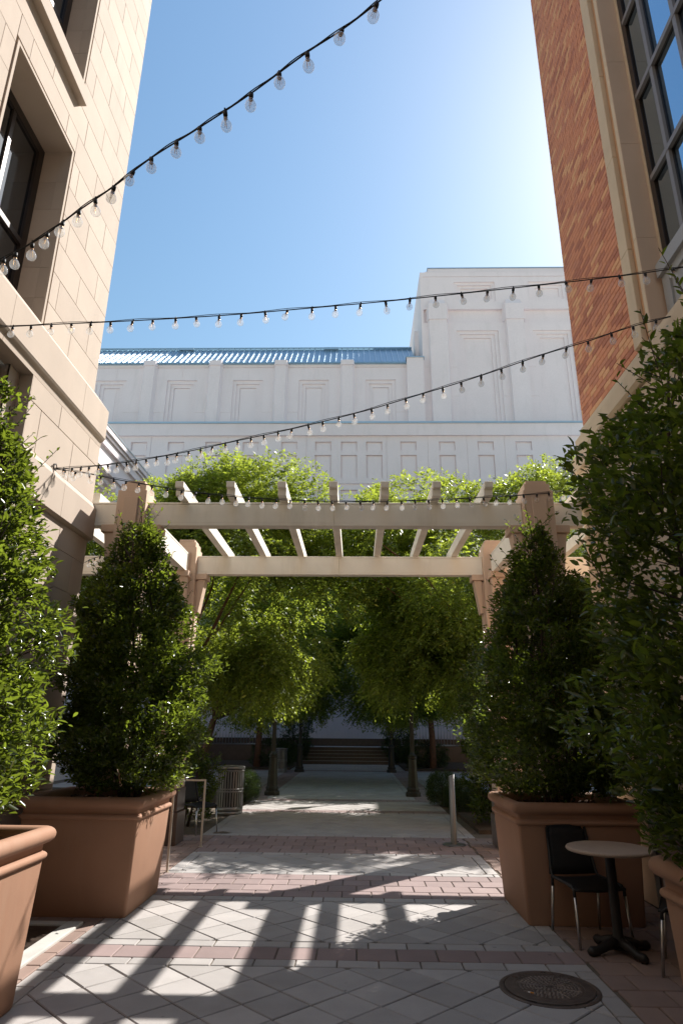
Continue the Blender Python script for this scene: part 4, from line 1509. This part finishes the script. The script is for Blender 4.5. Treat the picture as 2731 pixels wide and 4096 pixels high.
# ------------------------------------------------------------------ planters
def square_loft(prof, n=6):
    """prof: (half, z, corner radius)"""
    mb = MB()
    rings = []
    for h, z_, r_ in prof:
        ring_ = []
        for q in range(4):
            cx_, cy_ = ((h - r_), (h - r_))
            sx, sy = ((1, 1), (-1, 1), (-1, -1), (1, -1))[q]
            for k in range(n + 1):
                w = (q * 90 + 90 * k / n) * math.pi / 180
                ring_.append((sx * cx_ + r_ * math.cos(w), sy * cy_ + r_ * math.sin(w), z_))
        rings.append(ring_)
    m_ = len(rings[0])
    vs_ = [v for r_ in rings for v in r_]
    fs_ = []
    for i in range(len(rings) - 1):
        for k in range(m_):
            fs_.append((i * m_ + k, i * m_ + (k + 1) % m_, (i + 1) * m_ + (k + 1) % m_, (i + 1) * m_ + k))
    return mb.add(vs_, fs_)


def arc(h, z_, r_, a0, a1, n=7, cr=0.05):
    return [(h + r_ * math.cos(math.radians(a0 + (a1 - a0) * k / n)), z_ + r_ * math.sin(math.radians(a0 + (a1 - a0) * k / n)), cr) for k in range(n + 1)]


PL_BODY = square_loft([(0.505, 0.0, 0.03), (0.512, 0.012, 0.03), (0.552, 0.80, 0.03), (0.552, 0.83, 0.03)]).mesh('planter_body', 'terracotta', True)
PL_BEAD = square_loft([(0.545, 0.805, 0.03)] + arc(0.553, 0.828, 0.024, -80, 80) + [(0.546, 0.856, 0.03)]).mesh('planter_bead', 'terracotta', True)
PL_RIM = square_loft([(0.546, 0.853, 0.03), (0.548, 0.893, 0.03)] + arc(0.556, 0.950, 0.050, -75, 90, 10) + [(0.535, 0.998, 0.04), (0.51, 0.99, 0.04), (0.495, 0.96, 0.04), (0.488, 0.80, 0.04)]).mesh('planter_rim', 'terracotta', True)
soil_mb = MB()
soil_mb.box(-0.487, 0.487, -0.487, 0.487, 0.84, 0.905)
rs = random.Random(5)
chips = MB()
for k in range(420):
    x, y = rs.uniform(-0.47, 0.47), rs.uniform(-0.47, 0.47)
    l, w, t = rs.uniform(0.012, 0.035), rs.uniform(0.006, 0.014), rs.uniform(0.004, 0.009)
    mt = Matrix.Translation((x, y, 0.91 + rs.uniform(0, 0.014))) @ Matrix.Rotation(rs.uniform(0, 6.28), 4, 'Z') @ Matrix.Rotation(rs.gauss(0, 0.4), 4, 'X') @ Matrix.Rotation(rs.gauss(0, 0.3), 4, 'Y')
    cs = [mt @ Vector((a * l, b * w, d * t)) for d in (-1, 1) for a, b in ((-1, -1), (1, -1), (1, 1), (-1, 1))]
    chips.add(cs, [(4, 5, 6, 7), (0, 1, 5, 4), (1, 2, 6, 5), (2, 3, 7, 6), (3, 0, 4, 7)])
SOIL_ME = soil_mb.mesh('soil', 'soil')
CHIP_ME = chips.mesh('bark_chips', 'mulch')


def planter(label, x, y):
    t = thing('planter', label, 'planter', (x, y, 0.0), group='square terracotta planters along the walls')
    obj('body', PL_BODY, t)
    obj('bead', PL_BEAD, t)
    obj('rim', PL_RIM, t)
    obj('soil', SOIL_ME, t)
    o = obj('bark_chips', CHIP_ME, t)
    o['kind'] = 'stuff'
    return t


planter('square terracotta planter cut off by the lower left corner', -2.585, 4.12)
planter('square terracotta planter with sunlit right side, beside the left metal frame', -2.575, 7.10)
planter('shaded square terracotta planter behind the round table', 2.03, 7.06)
planter('shaded terracotta planter cut off at the right edge', 2.16, 3.32)

GH = 'tall clipped evergreens growing in the planters'
hedge('potted_evergreen', 'bright sunlit potted evergreen at the left edge', 'shrub', (-2.70, 4.2),
      [(1.00, 0.398), (1.15, 0.540), (1.40, 0.628), (1.70, 0.637), (2.30, 0.566), (2.54, 0.513), (2.93, 0.434), (3.21, 0.354), (3.71, 0.212), (4.05, 0.080)], 5600, seed=1, group=GH, leafL=0.058, inner_frac=0.2)
hedge('potted_evergreen', 'dark conical potted evergreen in front of the left pergola column', 'shrub', (-2.3, 7.1),
      [(1.05, 0.455), (1.20, 0.645), (1.50, 0.718), (1.80, 0.700), (2.20, 0.636), (2.77, 0.518), (3.16, 0.391), (3.67, 0.209), (4.00, 0.082)], 11500, seed=2, group=GH, leafL=0.052, sway=(-0.075, 0))
hedge('potted_evergreen', 'shaded potted evergreen with pale green tip before the right pergola column', 'shrub', (2.02, 7.06),
      [(1.05, 0.500), (1.20, 0.736), (1.50, 0.773), (1.80, 0.718), (2.50, 0.609), (2.90, 0.482), (3.22, 0.327), (3.60, 0.155), (3.80, 0.064)], 10500, seed=3, group=GH, leafL=0.052)
hedge('potted_evergreen', 'dark potted evergreen silhouetted large at the right edge', 'shrub', (2.12, 3.4),
      [(1.00, 0.545), (1.30, 0.773), (1.60, 0.864), (2.10, 0.827), (2.60, 0.818), (3.00, 0.773), (3.20, 0.700), (3.50, 0.555), (3.80, 0.373), (4.00, 0.182), (4.10, 0.064)], 7600, seed=4, group=GH, leafL=0.062, open_=0.26)
hedge('leafy_shrub', 'loose leafy shrub growing behind the granite base of the right column', 'shrub', (2.62, 12.6),
      [(0.10, 0.398), (0.50, 0.575), (1.30, 0.646), (2.20, 0.619), (2.90, 0.442), (3.30, 0.133)], 4200, seed=5, leafL=0.07, singles=0, z_stem=0.05, mat='leaf_hedge')
hedge('leafy_shrub', 'loose leafy shrub between the left column and the near litter bin', 'shrub', (-3.0, 12.4),
      [(0.1, 0.35), (0.5, 0.5), (1.0, 0.5), (1.5, 0.35), (1.7, 0.1)], 1700, seed=6, leafL=0.06, singles=0, z_stem=0.0, mat='leaf_hedge')
GB = 'clipped boxwood balls beside the walk'
hedge('boxwood', 'clipped boxwood ball right of the near litter bin', 'shrub', (-2.62, 16.2), [(0.05, 0.26), (0.2, 0.36), (0.45, 0.38), (0.62, 0.28), (0.70, 0.1)], 2600, seed=7, leafL=0.028, singles=0, shoots=0, stems=1, z_stem=0.03, mat='leaf_box', group=GB, open_=0.0)
hedge('boxwood', 'clipped boxwood ball just right of the near right lamp post', 'shrub', (1.98, 16.0), [(0.05, 0.26), (0.2, 0.36), (0.45, 0.38), (0.64, 0.28), (0.72, 0.1)], 2600, seed=8, leafL=0.028, singles=0, shoots=0, stems=1, z_stem=0.03, mat='leaf_box', group=GB, open_=0.0)
hedge('boxwood', 'clipped boxwood ball partly behind the steel bollard', 'shrub', (2.22, 14.6), [(0.05, 0.26), (0.2, 0.34), (0.4, 0.36), (0.55, 0.28), (0.62, 0.1)], 2600, seed=9, leafL=0.028, singles=0, shoots=0, stems=1, z_stem=0.03, mat='leaf_box', group=GB, open_=0.0)
hedge('boxwood', 'small boxwood ball in shade behind the near litter bin', 'shrub', (-4.6, 19.6), [(0.05, 0.26), (0.2, 0.4), (0.5, 0.42), (0.75, 0.3), (0.85, 0.1)], 2400, seed=10, leafL=0.03, singles=0, shoots=0, stems=1, z_stem=0.0, mat='leaf_box', group=GB, open_=0.0)
for k, (x, y, w_) in enumerate(((-3.6, 30.2, 'left'), (3.0, 30.2, 'right'))):
    hedge('low_shrub', 'low dark shrub mass at the foot of the far %s tree' % w_, 'shrub', (x, y), [(0.08, 0.8), (0.4, 1.0), (0.9, 0.9), (1.2, 0.4)], 2600, seed=12 + k, leafL=0.06, singles=0, shoots=8, stems=2, z_stem=0.06, mat='leaf_box', open_=0.0, scale_y=0.7)
for k, (x, y, w_) in enumerate(((-2.95, 34.2, 'left'), (2.15, 34.2, 'right'))):
    hedge('column_shrub', 'tall narrow dark evergreen at the %s end of the far steps' % w_, 'shrub', (x, y), [(0.1, 0.5), (0.8, 0.75), (2.2, 0.7), (3.4, 0.45), (4.2, 0.1)], 3200, seed=15 + k, leafL=0.07, singles=0, shoots=10, stems=1, z_stem=0.06, mat='leaf_box', open_=0.0)


# ------------------------------------------------------------------ trees
def crown_mesh(seed, rad, nblob, twigs, leafL=0.10):
    rng = np.random.default_rng(seed)
    c = []
    lobes = []
    while len(lobes) < 11:
        p_ = rng.uniform(-1, 1, 3)
        r_ = np.linalg.norm(p_)
        if 0.5 < r_ < 0.92 and p_[2] > -0.8 and all(np.linalg.norm(p_ - q) > 0.38 for q in lobes):
            lobes.append(p_)
    while len(c) < nblob:
        if rng.uniform() < 0.72:
            p_ = lobes[rng.integers(len(lobes))] + rng.normal(0, 0.17, 3)
        else:
            p_ = rng.uniform(-1, 1, 3)
        r_ = np.linalg.norm(p_)
        if 0.34 < r_ < 1.06 and not (p_[2] < -0.82):
            c.append(p_ * np.array(rad))
    c = np.array(c)
    br_ = rng.uniform(0.42, 0.85, nblob)
    n = nblob * twigs
    which = np.repeat(np.arange(nblob), twigs)
    d = norm(rng.normal(0, 1, (n, 3)))
    fr = rng.uniform(0.25, 1.0, n)**0.5
    start = c[which] + d * (br_[which] * fr)[:, None] * np.array([1, 1, 0.75])
    rel = norm(start / np.array(rad))
    tdir = norm(0.55 * rel + 0.5 * d + rng.normal(0, 0.45, (n, 3)) + np.array([0, 0, -0.35]))
    topm = rel[:, 2] > 0.55
    tdir[topm] = norm(tdir[topm] + np.array([0, 0, 0.9]))
    per = 9
    k = np.tile(np.arange(per), n)
    st = np.repeat(start, per, 0)
    td = np.repeat(tdir, per, 0)
    tl = np.repeat(rng.uniform(0.18, 0.42, n), per)
    f = (k + 0.5) / per
    pos = st + td * (tl * f)[:, None] + np.array([0, 0, -1.0]) * (0.10 * f**2 * tl / 0.3)[:, None]
    sd = norm(np.cross(td, np.array([[0, 0, 1.0]])))
    sgn = np.where(k % 2 == 0, 1.0, -1.0)[:, None]
    ax = td * 0.6 + sd * sgn * 0.8 + rng.normal(0, 0.25, pos.shape) + np.array([0, 0, -0.15])
    nr = np.array([[0, 0, 1.0]]) + rng.normal(0, 0.5, pos.shape)
    L = leafL * rng.uniform(0.65, 1.2, len(pos))
    v, q = leaf_rhombs(pos, ax, nr, L, L * 0.42)
    return quick_mesh('crown', v, q, 'leaf_tree'), c


CROWNS = [crown_mesh(21, (2.8, 2.4, 2.9), 120, 165), crown_mesh(22, (2.8, 2.4, 2.9), 120, 165), crown_mesh(23, (2.6, 2.4, 3.0), 105, 135)]
GT = 'trees shading the court behind the pergola'


def tree(label, trunk, cc, kind, rz=0.0, sc=(1, 1, 1), fork=1.9, r0=0.11):
    t = thing('tree', label, 'tree', (trunk[0], trunk[1], 0), group=GT)
    me, c = CROWNS[kind]
    rel = (cc[0] - trunk[0], cc[1] - trunk[1], cc[2])
    obj('crown', me, t, loc=rel, rot=(0, 0, rz))
    t.children[-1].scale = sc
    rt = random.Random(kind + int(trunk[0] * 10))
    mb = MB()
    fk = (rel[0] * 0.12, rel[1] * 0.12, fork)
    mb.tube([(0, 0, -0.02), (rel[0] * 0.03 + 0.02, 0, fork * 0.5), fk], [r0 * 1.25, r0, r0 * 0.92], 10)
    tr = obj('trunk', mb.mesh('trunk', 'bark', True), t)
    cosr, sinr = math.cos(rz), math.sin(rz)
    idx = rt.sample(range(len(c)), 15)
    for i in idx:
        e = (rel[0] + sc[0] * (c[i][0] * cosr - c[i][1] * sinr) * 0.9, rel[1] + sc[1] * (c[i][0] * sinr + c[i][1] * cosr) * 0.9, rel[2] + sc[2] * c[i][2] * 0.9)
        if e[2] < fork * 0.8: continue
        m1 = (fk[0] + (e[0] - fk[0]) * 0.35 + rt.gauss(0, 0.12), fk[1] + (e[1] - fk[1]) * 0.35 + rt.gauss(0, 0.12), fk[2] + (e[2] - fk[2]) * 0.45)
        m2 = (fk[0] + (e[0] - fk[0]) * 0.7 + rt.gauss(0, 0.12), fk[1] + (e[1] - fk[1]) * 0.7 + rt.gauss(0, 0.12), fk[2] + (e[2] - fk[2]) * 0.78)
        obj('limb', MB().tube([fk, m1, m2, e], [r0 * 0.5, r0 * 0.34, r0 * 0.2, 0.008], 6).mesh('limb', 'bark', True), t)
    return t


tree('leafy tree with sunlit top left of centre behind the pergola', (-4.3, 15.1), (-2.98, 15.1, 4.65), 0)
tree('leafy tree with sunlit top right of centre behind the pergola', (3.75, 15.0), (2.42, 15.0, 4.75), 1, 0.6)
tree('leafy tree seen through the left pergola bay beside the tan building', (-7.4, 13.8), (-6.9, 13.8, 4.7), 2, 1.2, (0.9, 0.9, 0.95))
tree('leafy tree by the right brick building with sunlit crown behind right column', (6.0, 16.0), (5.6, 16.0, 5.0), 2, 2.9, (0.85, 0.85, 1.02))
tree('shaded tree further back on the left behind the near lamp posts', (-5.0, 22.3), (-2.45, 22.3, 4.0), 1, 2.0, (1.05, 1.05, 0.85))
tree('shaded tree further back on the right behind the near lamp posts', (4.6, 22.3), (1.9, 22.3, 4.0), 0, 3.6, (1.05, 1.05, 0.85))
tree('farthest left tree with reddish trunk beside the far litter bin', (-4.25, 29.6), (-3.4, 29.6, 5.9), 2, 0.4, (1.25, 1.2, 1.3), fork=2.3, r0=0.13)
tree('farthest right tree with reddish trunk right of the far steps', (3.3, 29.6), (2.8, 29.6, 5.9), 0, 4.4, (1.2, 1.2, 1.25), fork=2.3, r0=0.13)

# ================================================================== street furniture


def lamp_post(label, x, y):
    t = thing('lamp_post', label, 'lamp post', (x, y, 0), group='old style lamp posts along the walk')
    obj('base', MB().lathe([(0.205, 0.0), (0.205, 0.085), (0.19, 0.10), (0.165, 0.115), (0.165, 0.15), (0.175, 0.165), (0.168, 0.20), (0.145, 0.215)], n=8, flat=True).mesh('lamp_base', 'lamp_iron'), t)
    obj('pedestal', MB().lathe([(0.142, 0.212), (0.104, 0.88), (0.10, 0.90)], n=8, flat=True).mesh('lamp_pedestal', 'lamp_iron'), t)
    obj('collar', MB().lathe([(0.10, 0.895), (0.118, 0.91), (0.118, 0.945), (0.10, 0.955), (0.122, 0.97), (0.122, 0.985), (0.075, 1.01), (0.062, 1.06)], n=16).mesh('lamp_collar', 'lamp_iron', True), t)
    fl = []
    for k in range(24):
        w = 2 * math.pi * k / 24
        fl.append((w, 1.0 if k % 2 else 0.86))
    mb = MB()
    vs_ = [(r_ * 0.058 * math.cos(w), r_ * 0.058 * math.sin(w), 1.05) for w, r_ in fl] + [(r_ * 0.042 * math.cos(w), r_ * 0.042 * math.sin(w), 3.5) for w, r_ in fl]
    mb.add(vs_, [(k, (k + 1) % 24, 24 + (k + 1) % 24, 24 + k) for k in range(24)])
    obj('pole', mb.mesh('lamp_pole', 'lamp_iron'), t)
    obj('lantern_holder', MB().lathe([(0.05, 3.49), (0.09, 3.52), (0.09, 3.56), (0.06, 3.6), (0.11, 3.66), (0.11, 3.69)], n=16).mesh('lantern_holder', 'lamp_iron', True), t)
    obj('globe', MB().lathe([(0.10, 3.691), (0.17, 3.78), (0.19, 3.9), (0.165, 4.03), (0.09, 4.12), (0.03, 4.14)], n=16).mesh('globe', 'concrete', True), t)
    obj('finial', MB().lathe([(0.05, 4.135), (0.06, 4.16), (0.02, 4.2), (0.025, 4.23), (0.004, 4.28)], n=10).mesh('finial', 'lamp_iron', True), t)
    return t


lamp_post('near left lamp post standing right of the near litter bin', -2.16, 18.07)
lamp_post('near right lamp post standing left of the boxwood balls', 1.48, 18.12)
lamp_post('far left lamp post standing beside the far litter bin', -2.24, 27.6)
lamp_post('far right lamp post at the edge of the far steps', 1.43, 27.8)


def litter_bin(label, x, y):
    t = thing('litter_bin', label, 'litter bin', (x, y, 0), group='slatted silver litter bins')
    obj('liner', MB().lathe([(0.225, 0.03), (0.225, 0.86)], n=24).mesh('bin_liner', 'interior', True), t)
    obj('foot_ring', MB().lathe([(0.262, 0.0), (0.268, 0.005), (0.268, 0.055), (0.25, 0.058)], n=32).mesh('bin_foot', 'silver', True), t)
    obj('lower_band', MB().lathe([(0.268, 0.062), (0.272, 0.066), (0.272, 0.135), (0.262, 0.137)], n=32).mesh('bin_lower', 'silver', True), t)
    obj('middle_band', MB().lathe([(0.261, 0.405), (0.270, 0.408), (0.270, 0.428), (0.261, 0.431)], n=32).mesh('bin_middle', 'silver', True), t)
    obj('middle_band', MB().lathe([(0.261, 0.452), (0.270, 0.455), (0.270, 0.475), (0.261, 0.478)], n=32).mesh('bin_middle', 'silver', True), t)
    obj('upper_band', MB().lathe([(0.262, 0.79), (0.272, 0.793), (0.272, 0.818), (0.262, 0.822)], n=32).mesh('bin_upper', 'silver', True), t)
    top = []
    mb = MB()
    rr = [(0.262, 0.835), (0.278, 0.838), (0.282, 0.85), (0.282, 0.878), (0.272, 0.888), (0.15, 0.895), (0.13, 0.905), (0.12, 0.90), (0.12, 0.86)]
    n_ = 32
    vs_ = [(r_ * math.cos(2 * math.pi * k / n_), r_ * math.sin(2 * math.pi * k / n_), z_) for r_, z_ in rr for k in range(n_)]
    fs_ = [(i * n_ + k, i * n_ + (k + 1) % n_, (i + 1) * n_ + (k + 1) % n_, (i + 1) * n_ + k) for i in range(len(rr) - 1) for k in range(n_)]
    obj('lid', mb.add(vs_, fs_).mesh('bin_lid', 'silver', True), t)
    sl_me = MB().box(-0.0155, 0.0155, 0.258, 0.2655, 0.13, 0.80).mesh('slat', 'silver')
    for k in range(30):
        obj('slat', sl_me, t, rot=(0, 0, 2 * math.pi * k / 30))
    return t


litter_bin('near slatted silver litter bin at the left of the walk', -2.545, 14.15)
litter_bin('far slatted silver litter bin behind the near left lamp post', -2.98, 27.3)

bo = thing('bollard', 'slim grey steel bollard with slanted top on round foot plate', 'bollard', (1.465, 10.72, 0))
mb = MB()
n_ = 24
vs_ = []
for k in range(n_):
    w = 2 * math.pi * k / n_
    vs_.append((0.047 * math.cos(w), 0.047 * math.sin(w), 0.0))
for k in range(n_):
    w = 2 * math.pi * k / n_
    vs_.append((0.047 * math.cos(w), 0.047 * math.sin(w), 0.965 + 0.018 * math.cos(w)))
mb.add(vs_, [(k, (k + 1) % n_, n_ + (k + 1) % n_, n_ + k) for k in range(n_)] + [tuple(range(n_, 2 * n_))])
obj('post', mb.mesh('bollard_post', 'silver'), bo)
for poly in bo.children[0].data.polygons: poly.use_smooth = len(poly.vertices) == 4
obj('foot_plate', MB().lathe([(0.174, 0.001), (0.174, 0.010), (0.168, 0.014)], n=32).mesh('foot_plate', 'silver', False), bo)
obj('bolt', MB().tube([(0.045, -0.01, 0.05), (0.066, -0.012, 0.05)], 0.008, 6).mesh('bolt', 'black_iron'), bo)

for (y, lab) in ((8.55, 'slender pale metal frame post right against the left planter'), (10.31, 'slender pale metal frame beside the granite column base at left')):
    fr_ = thing('metal_frame', lab, 'frame', (-2.6, y, 0), group='open metal frames beside the left planter')
    s_ = 0.0125
    for x in (-2.23, -2.98):
        obj('post', MB().box(x - s_, x + s_, y - s_, y + s_, 0.004, 0.874).mesh('frame_post', 'frame_metal'), fr_, world=True)
        obj('foot', MB().box(x - 0.028, x + 0.028, y - 0.028, y + 0.028, 0.0, 0.004).mesh('frame_foot', 'frame_metal'), fr_, world=True)
    obj('top_rail', MB().box(-2.98 - s_, -2.23 + s_, y - s_, y + s_, 0.8745, 0.8995).mesh('frame_rail', 'frame_metal'), fr_, world=True)


def chair(label, x, y, rz):
    t = thing('chair', label, 'chair', (x, y, 0), rz, group='black woven chairs with steel legs')
    def sheet(rows, name, th):
        vs_ = [q for r_ in rows for q in r_]
        m_ = len(rows[0])
        fs_ = [(i * m_ + k, i * m_ + k + 1, (i + 1) * m_ + k + 1, (i + 1) * m_ + k) for i in range(len(rows) - 1) for k in range(m_ - 1)]
        o = obj(name, MB().add(vs_, fs_).mesh(name, 'wicker', True), t)
        md = o.modifiers.new('thick', 'SOLIDIFY')
        md.thickness = th
        return o
    xs_ = np.linspace(-0.22, 0.22, 9)
    sheet([[(x_, y_, 0.435 - 0.012 * math.cos(x_ * 7) - (0.02 if y_ < -0.2 else 0)) for x_ in xs_] for y_ in (-0.235, -0.21, -0.1, 0.02, 0.14, 0.19)], 'seat', 0.016)
    sheet([[(x_ * (1.0 - 0.04 * k), 0.20 + 0.018 * k - 0.03 * (1 - math.cos(x_ * 5)) * -1, 0.44 + 0.075 * k + (0.008 * math.cos(x_ * 8) if k == 5 else 0)) for x_ in xs_] for k in range(6)], 'backrest', 0.014)
    for sx in (-1, 1):
        obj('leg', MB().tube([(sx * 0.215, -0.215, 0.36), (sx * 0.225, -0.255, 0.0)], 0.0115, 8).mesh('leg', 'steel', True), t)
        obj('leg', MB().tube([(sx * 0.205, 0.205, 0.36), (sx * 0.215, 0.265, 0.0)], 0.0115, 8).mesh('leg', 'steel', True), t)
        obj('side_rail', MB().tube([(sx * 0.215, -0.215, 0.355), (sx * 0.214, -0.21, 0.40), (sx * 0.213, -0.18, 0.425), (sx * 0.206, 0.19, 0.43), (sx * 0.202, 0.22, 0.48), (sx * 0.18, 0.30, 0.80)], 0.013, 8).mesh('side_rail', 'black_iron', True), t)
        obj('leg_sleeve', MB().tube([(sx * 0.205, 0.204, 0.43), (sx * 0.205, 0.206, 0.355)], 0.0135, 8).mesh('leg_sleeve', 'black_iron', True), t)
    return t


chair('black woven chair with steel legs backed against the right planter', 1.94, 6.19, R(9))
chair('black chair mostly hidden behind the right edge planter, steel legs showing', 2.47, 5.43, R(-116))
chair('black chair with thin steel legs in shade behind the left granite column base', -2.62, 11.65, R(55))

tb = thing('bistro_table', 'small round speckled stone bistro table on black iron pedestal', 'table', (2.04, 5.85, 0))
obj('table_top', MB().lathe([(0.30, 0.705), (0.322, 0.708), (0.33, 0.716), (0.331, 0.724), (0.326, 0.733), (0.31, 0.738)], n=64).mesh('table_top', 'table_stone', True), tb)
obj('spider', MB().box(-0.2, 0.2, -0.02, 0.02, 0.69, 0.704).box(-0.02, 0.02, -0.2, -0.021, 0.69, 0.704).box(-0.02, 0.02, 0.021, 0.2, 0.69, 0.704).mesh('spider', 'black_iron'), tb)
obj('pedestal', MB().lathe([(0.055, 0.03), (0.05, 0.10), (0.038, 0.13), (0.038, 0.66), (0.05, 0.69)], n=20).mesh('table_pedestal', 'black_iron', True), tb)
for k in range(4):
    w = R(20 + 90 * k)
    d = Vector((math.cos(w), math.sin(w), 0))
    o = obj('foot', MB().tube([d * 0.03 + Vector((0, 0, 0.075)), d * 0.12 + Vector((0, 0, 0.06)), d * 0.20 + Vector((0, 0, 0.035)), d * 0.255 + Vector((0, 0, 0.032)), d * 0.285 + Vector((0, 0, 0.028))], [0.042, 0.036, 0.03, 0.036, 0.02], 10).mesh('table_foot', 'black_iron', True), tb)

# manhole
mh = thing('manhole_cover', 'round worn iron manhole cover with studded pattern in the paving', 'manhole cover', (1.285, 5.09, 0))
obj('frame_ring', MB().lathe([(0.327, -0.02), (0.327, 0.003), (0.318, 0.007), (0.298, 0.006), (0.293, 0.0)], n=64).mesh('frame_ring', 'rust_iron'), mh)
obj('cover', MB().lathe([(0.289, 0.0072), (0.289, 0.0088), (0.283, 0.0105), (0.225, 0.0105), (0.222, 0.0085), (0.216, 0.0085), (0.213, 0.0098), (0.02, 0.0098)], n=64).mesh('cover', 'rust_iron'), mh)
stud = MB()
for ring_i in range(1, 9):
    rr_ = 0.022 * ring_i + 0.012
    cnt = max(6, int(2 * math.pi * rr_ / 0.026))
    for k in range(cnt):
        w = 2 * math.pi * (k + 0.5 * (ring_i % 2)) / cnt
        if abs(((w * 8 / (2 * math.pi)) % 1.0) - 0.5) < 0.10 and ring_i > 2: continue
        x, y = rr_ * math.cos(w), rr_ * math.sin(w)
        stud.lathe([(0.0085, 0.0095), (0.008, 0.0135), (0.006, 0.0145)], (x, y, 0), 6)
for k in range(8):
    w = 2 * math.pi * (k + 0.5) / 8
    d = Vector((math.cos(w), math.sin(w), 0))
    stud.tube([d * 0.05 + Vector((0, 0, 0.0105)), d * 0.205 + Vector((0, 0, 0.0105))], 0.0038, 5)
o = obj('studs', stud.mesh('studs', 'worn_stud'), mh)
o['kind'] = 'stuff'
word = "SANITARY"
for i, ch in enumerate(word):
    cu = bpy.data.curves.new('letter', 'FONT')
    cu.body = ch
    cu.size = 0.062
    cu.align_x = 'CENTER'
    cu.align_y = 'CENTER'
    cu.extrude = 0.0015
    tmp = bpy.data.objects.new('letter_tmp', cu)
    COL.objects.link(tmp)
    bpy.context.view_layer.update()
    me = bpy.data.meshes.new_from_object(tmp.evaluated_get(bpy.context.evaluated_depsgraph_get()))
    bpy.data.objects.remove(tmp)
    me.materials.clear()
    me.materials.append(M['rust_iron'])
    w = R(90 + (3.5 - i) * 13.5)
    o = obj('letter', me, mh, loc=(0.254 * math.cos(w), 0.254 * math.sin(w), 0.0120), rot=(0, 0, w - math.pi / 2))
cb = thing('cigarette_butt', 'tiny orange and white cigarette butt lying on the manhole cover', 'cigarette butt', (1.13, 4.965, 0.019))
obj('paper', MB().tube([(-0.014, 0.006, 0.001), (-0.002, 0.001, 0.0)], 0.0042, 8).mesh('butt_paper', 'paper'), cb)
obj('filter', MB().tube([(-0.0018, 0.0009, 0.0), (0.018, -0.008, 0.0)], 0.0042, 8).mesh('butt_filter', 'orange_filter'), cb)

# drain beside the left planters
dr = thing('drain_grate', 'iron drain grate in pale concrete kerb between the left planters', 'drain', (-2.7, 5.6, 0))
o = obj('kerb', MB().box(-2.50, -2.36, 4.75, 6.40, -0.03, 0.022).mesh('kerb', 'concrete'), dr, world=True)
bevel(o, 0.008, 2)
o = obj('kerb', MB().box(-3.15, -2.502, 6.30, 6.40, -0.03, 0.022).mesh('kerb', 'concrete'), dr, world=True)
bevel(o, 0.008, 2)
obj('pit', MB().box(-3.15, -2.502, 4.75, 6.298, -0.03, 0.004).mesh('pit', 'interior'), dr, world=True)
bar = MB().box(-0.32, 0.32, -0.006, 0.006, 0.005, 0.017).mesh('grate_bar', 'rust_iron')
for k in range(50):
    obj('grate_bar', bar, dr, world=True, loc=(-2.825, 4.78 + 0.03 * k, 0))
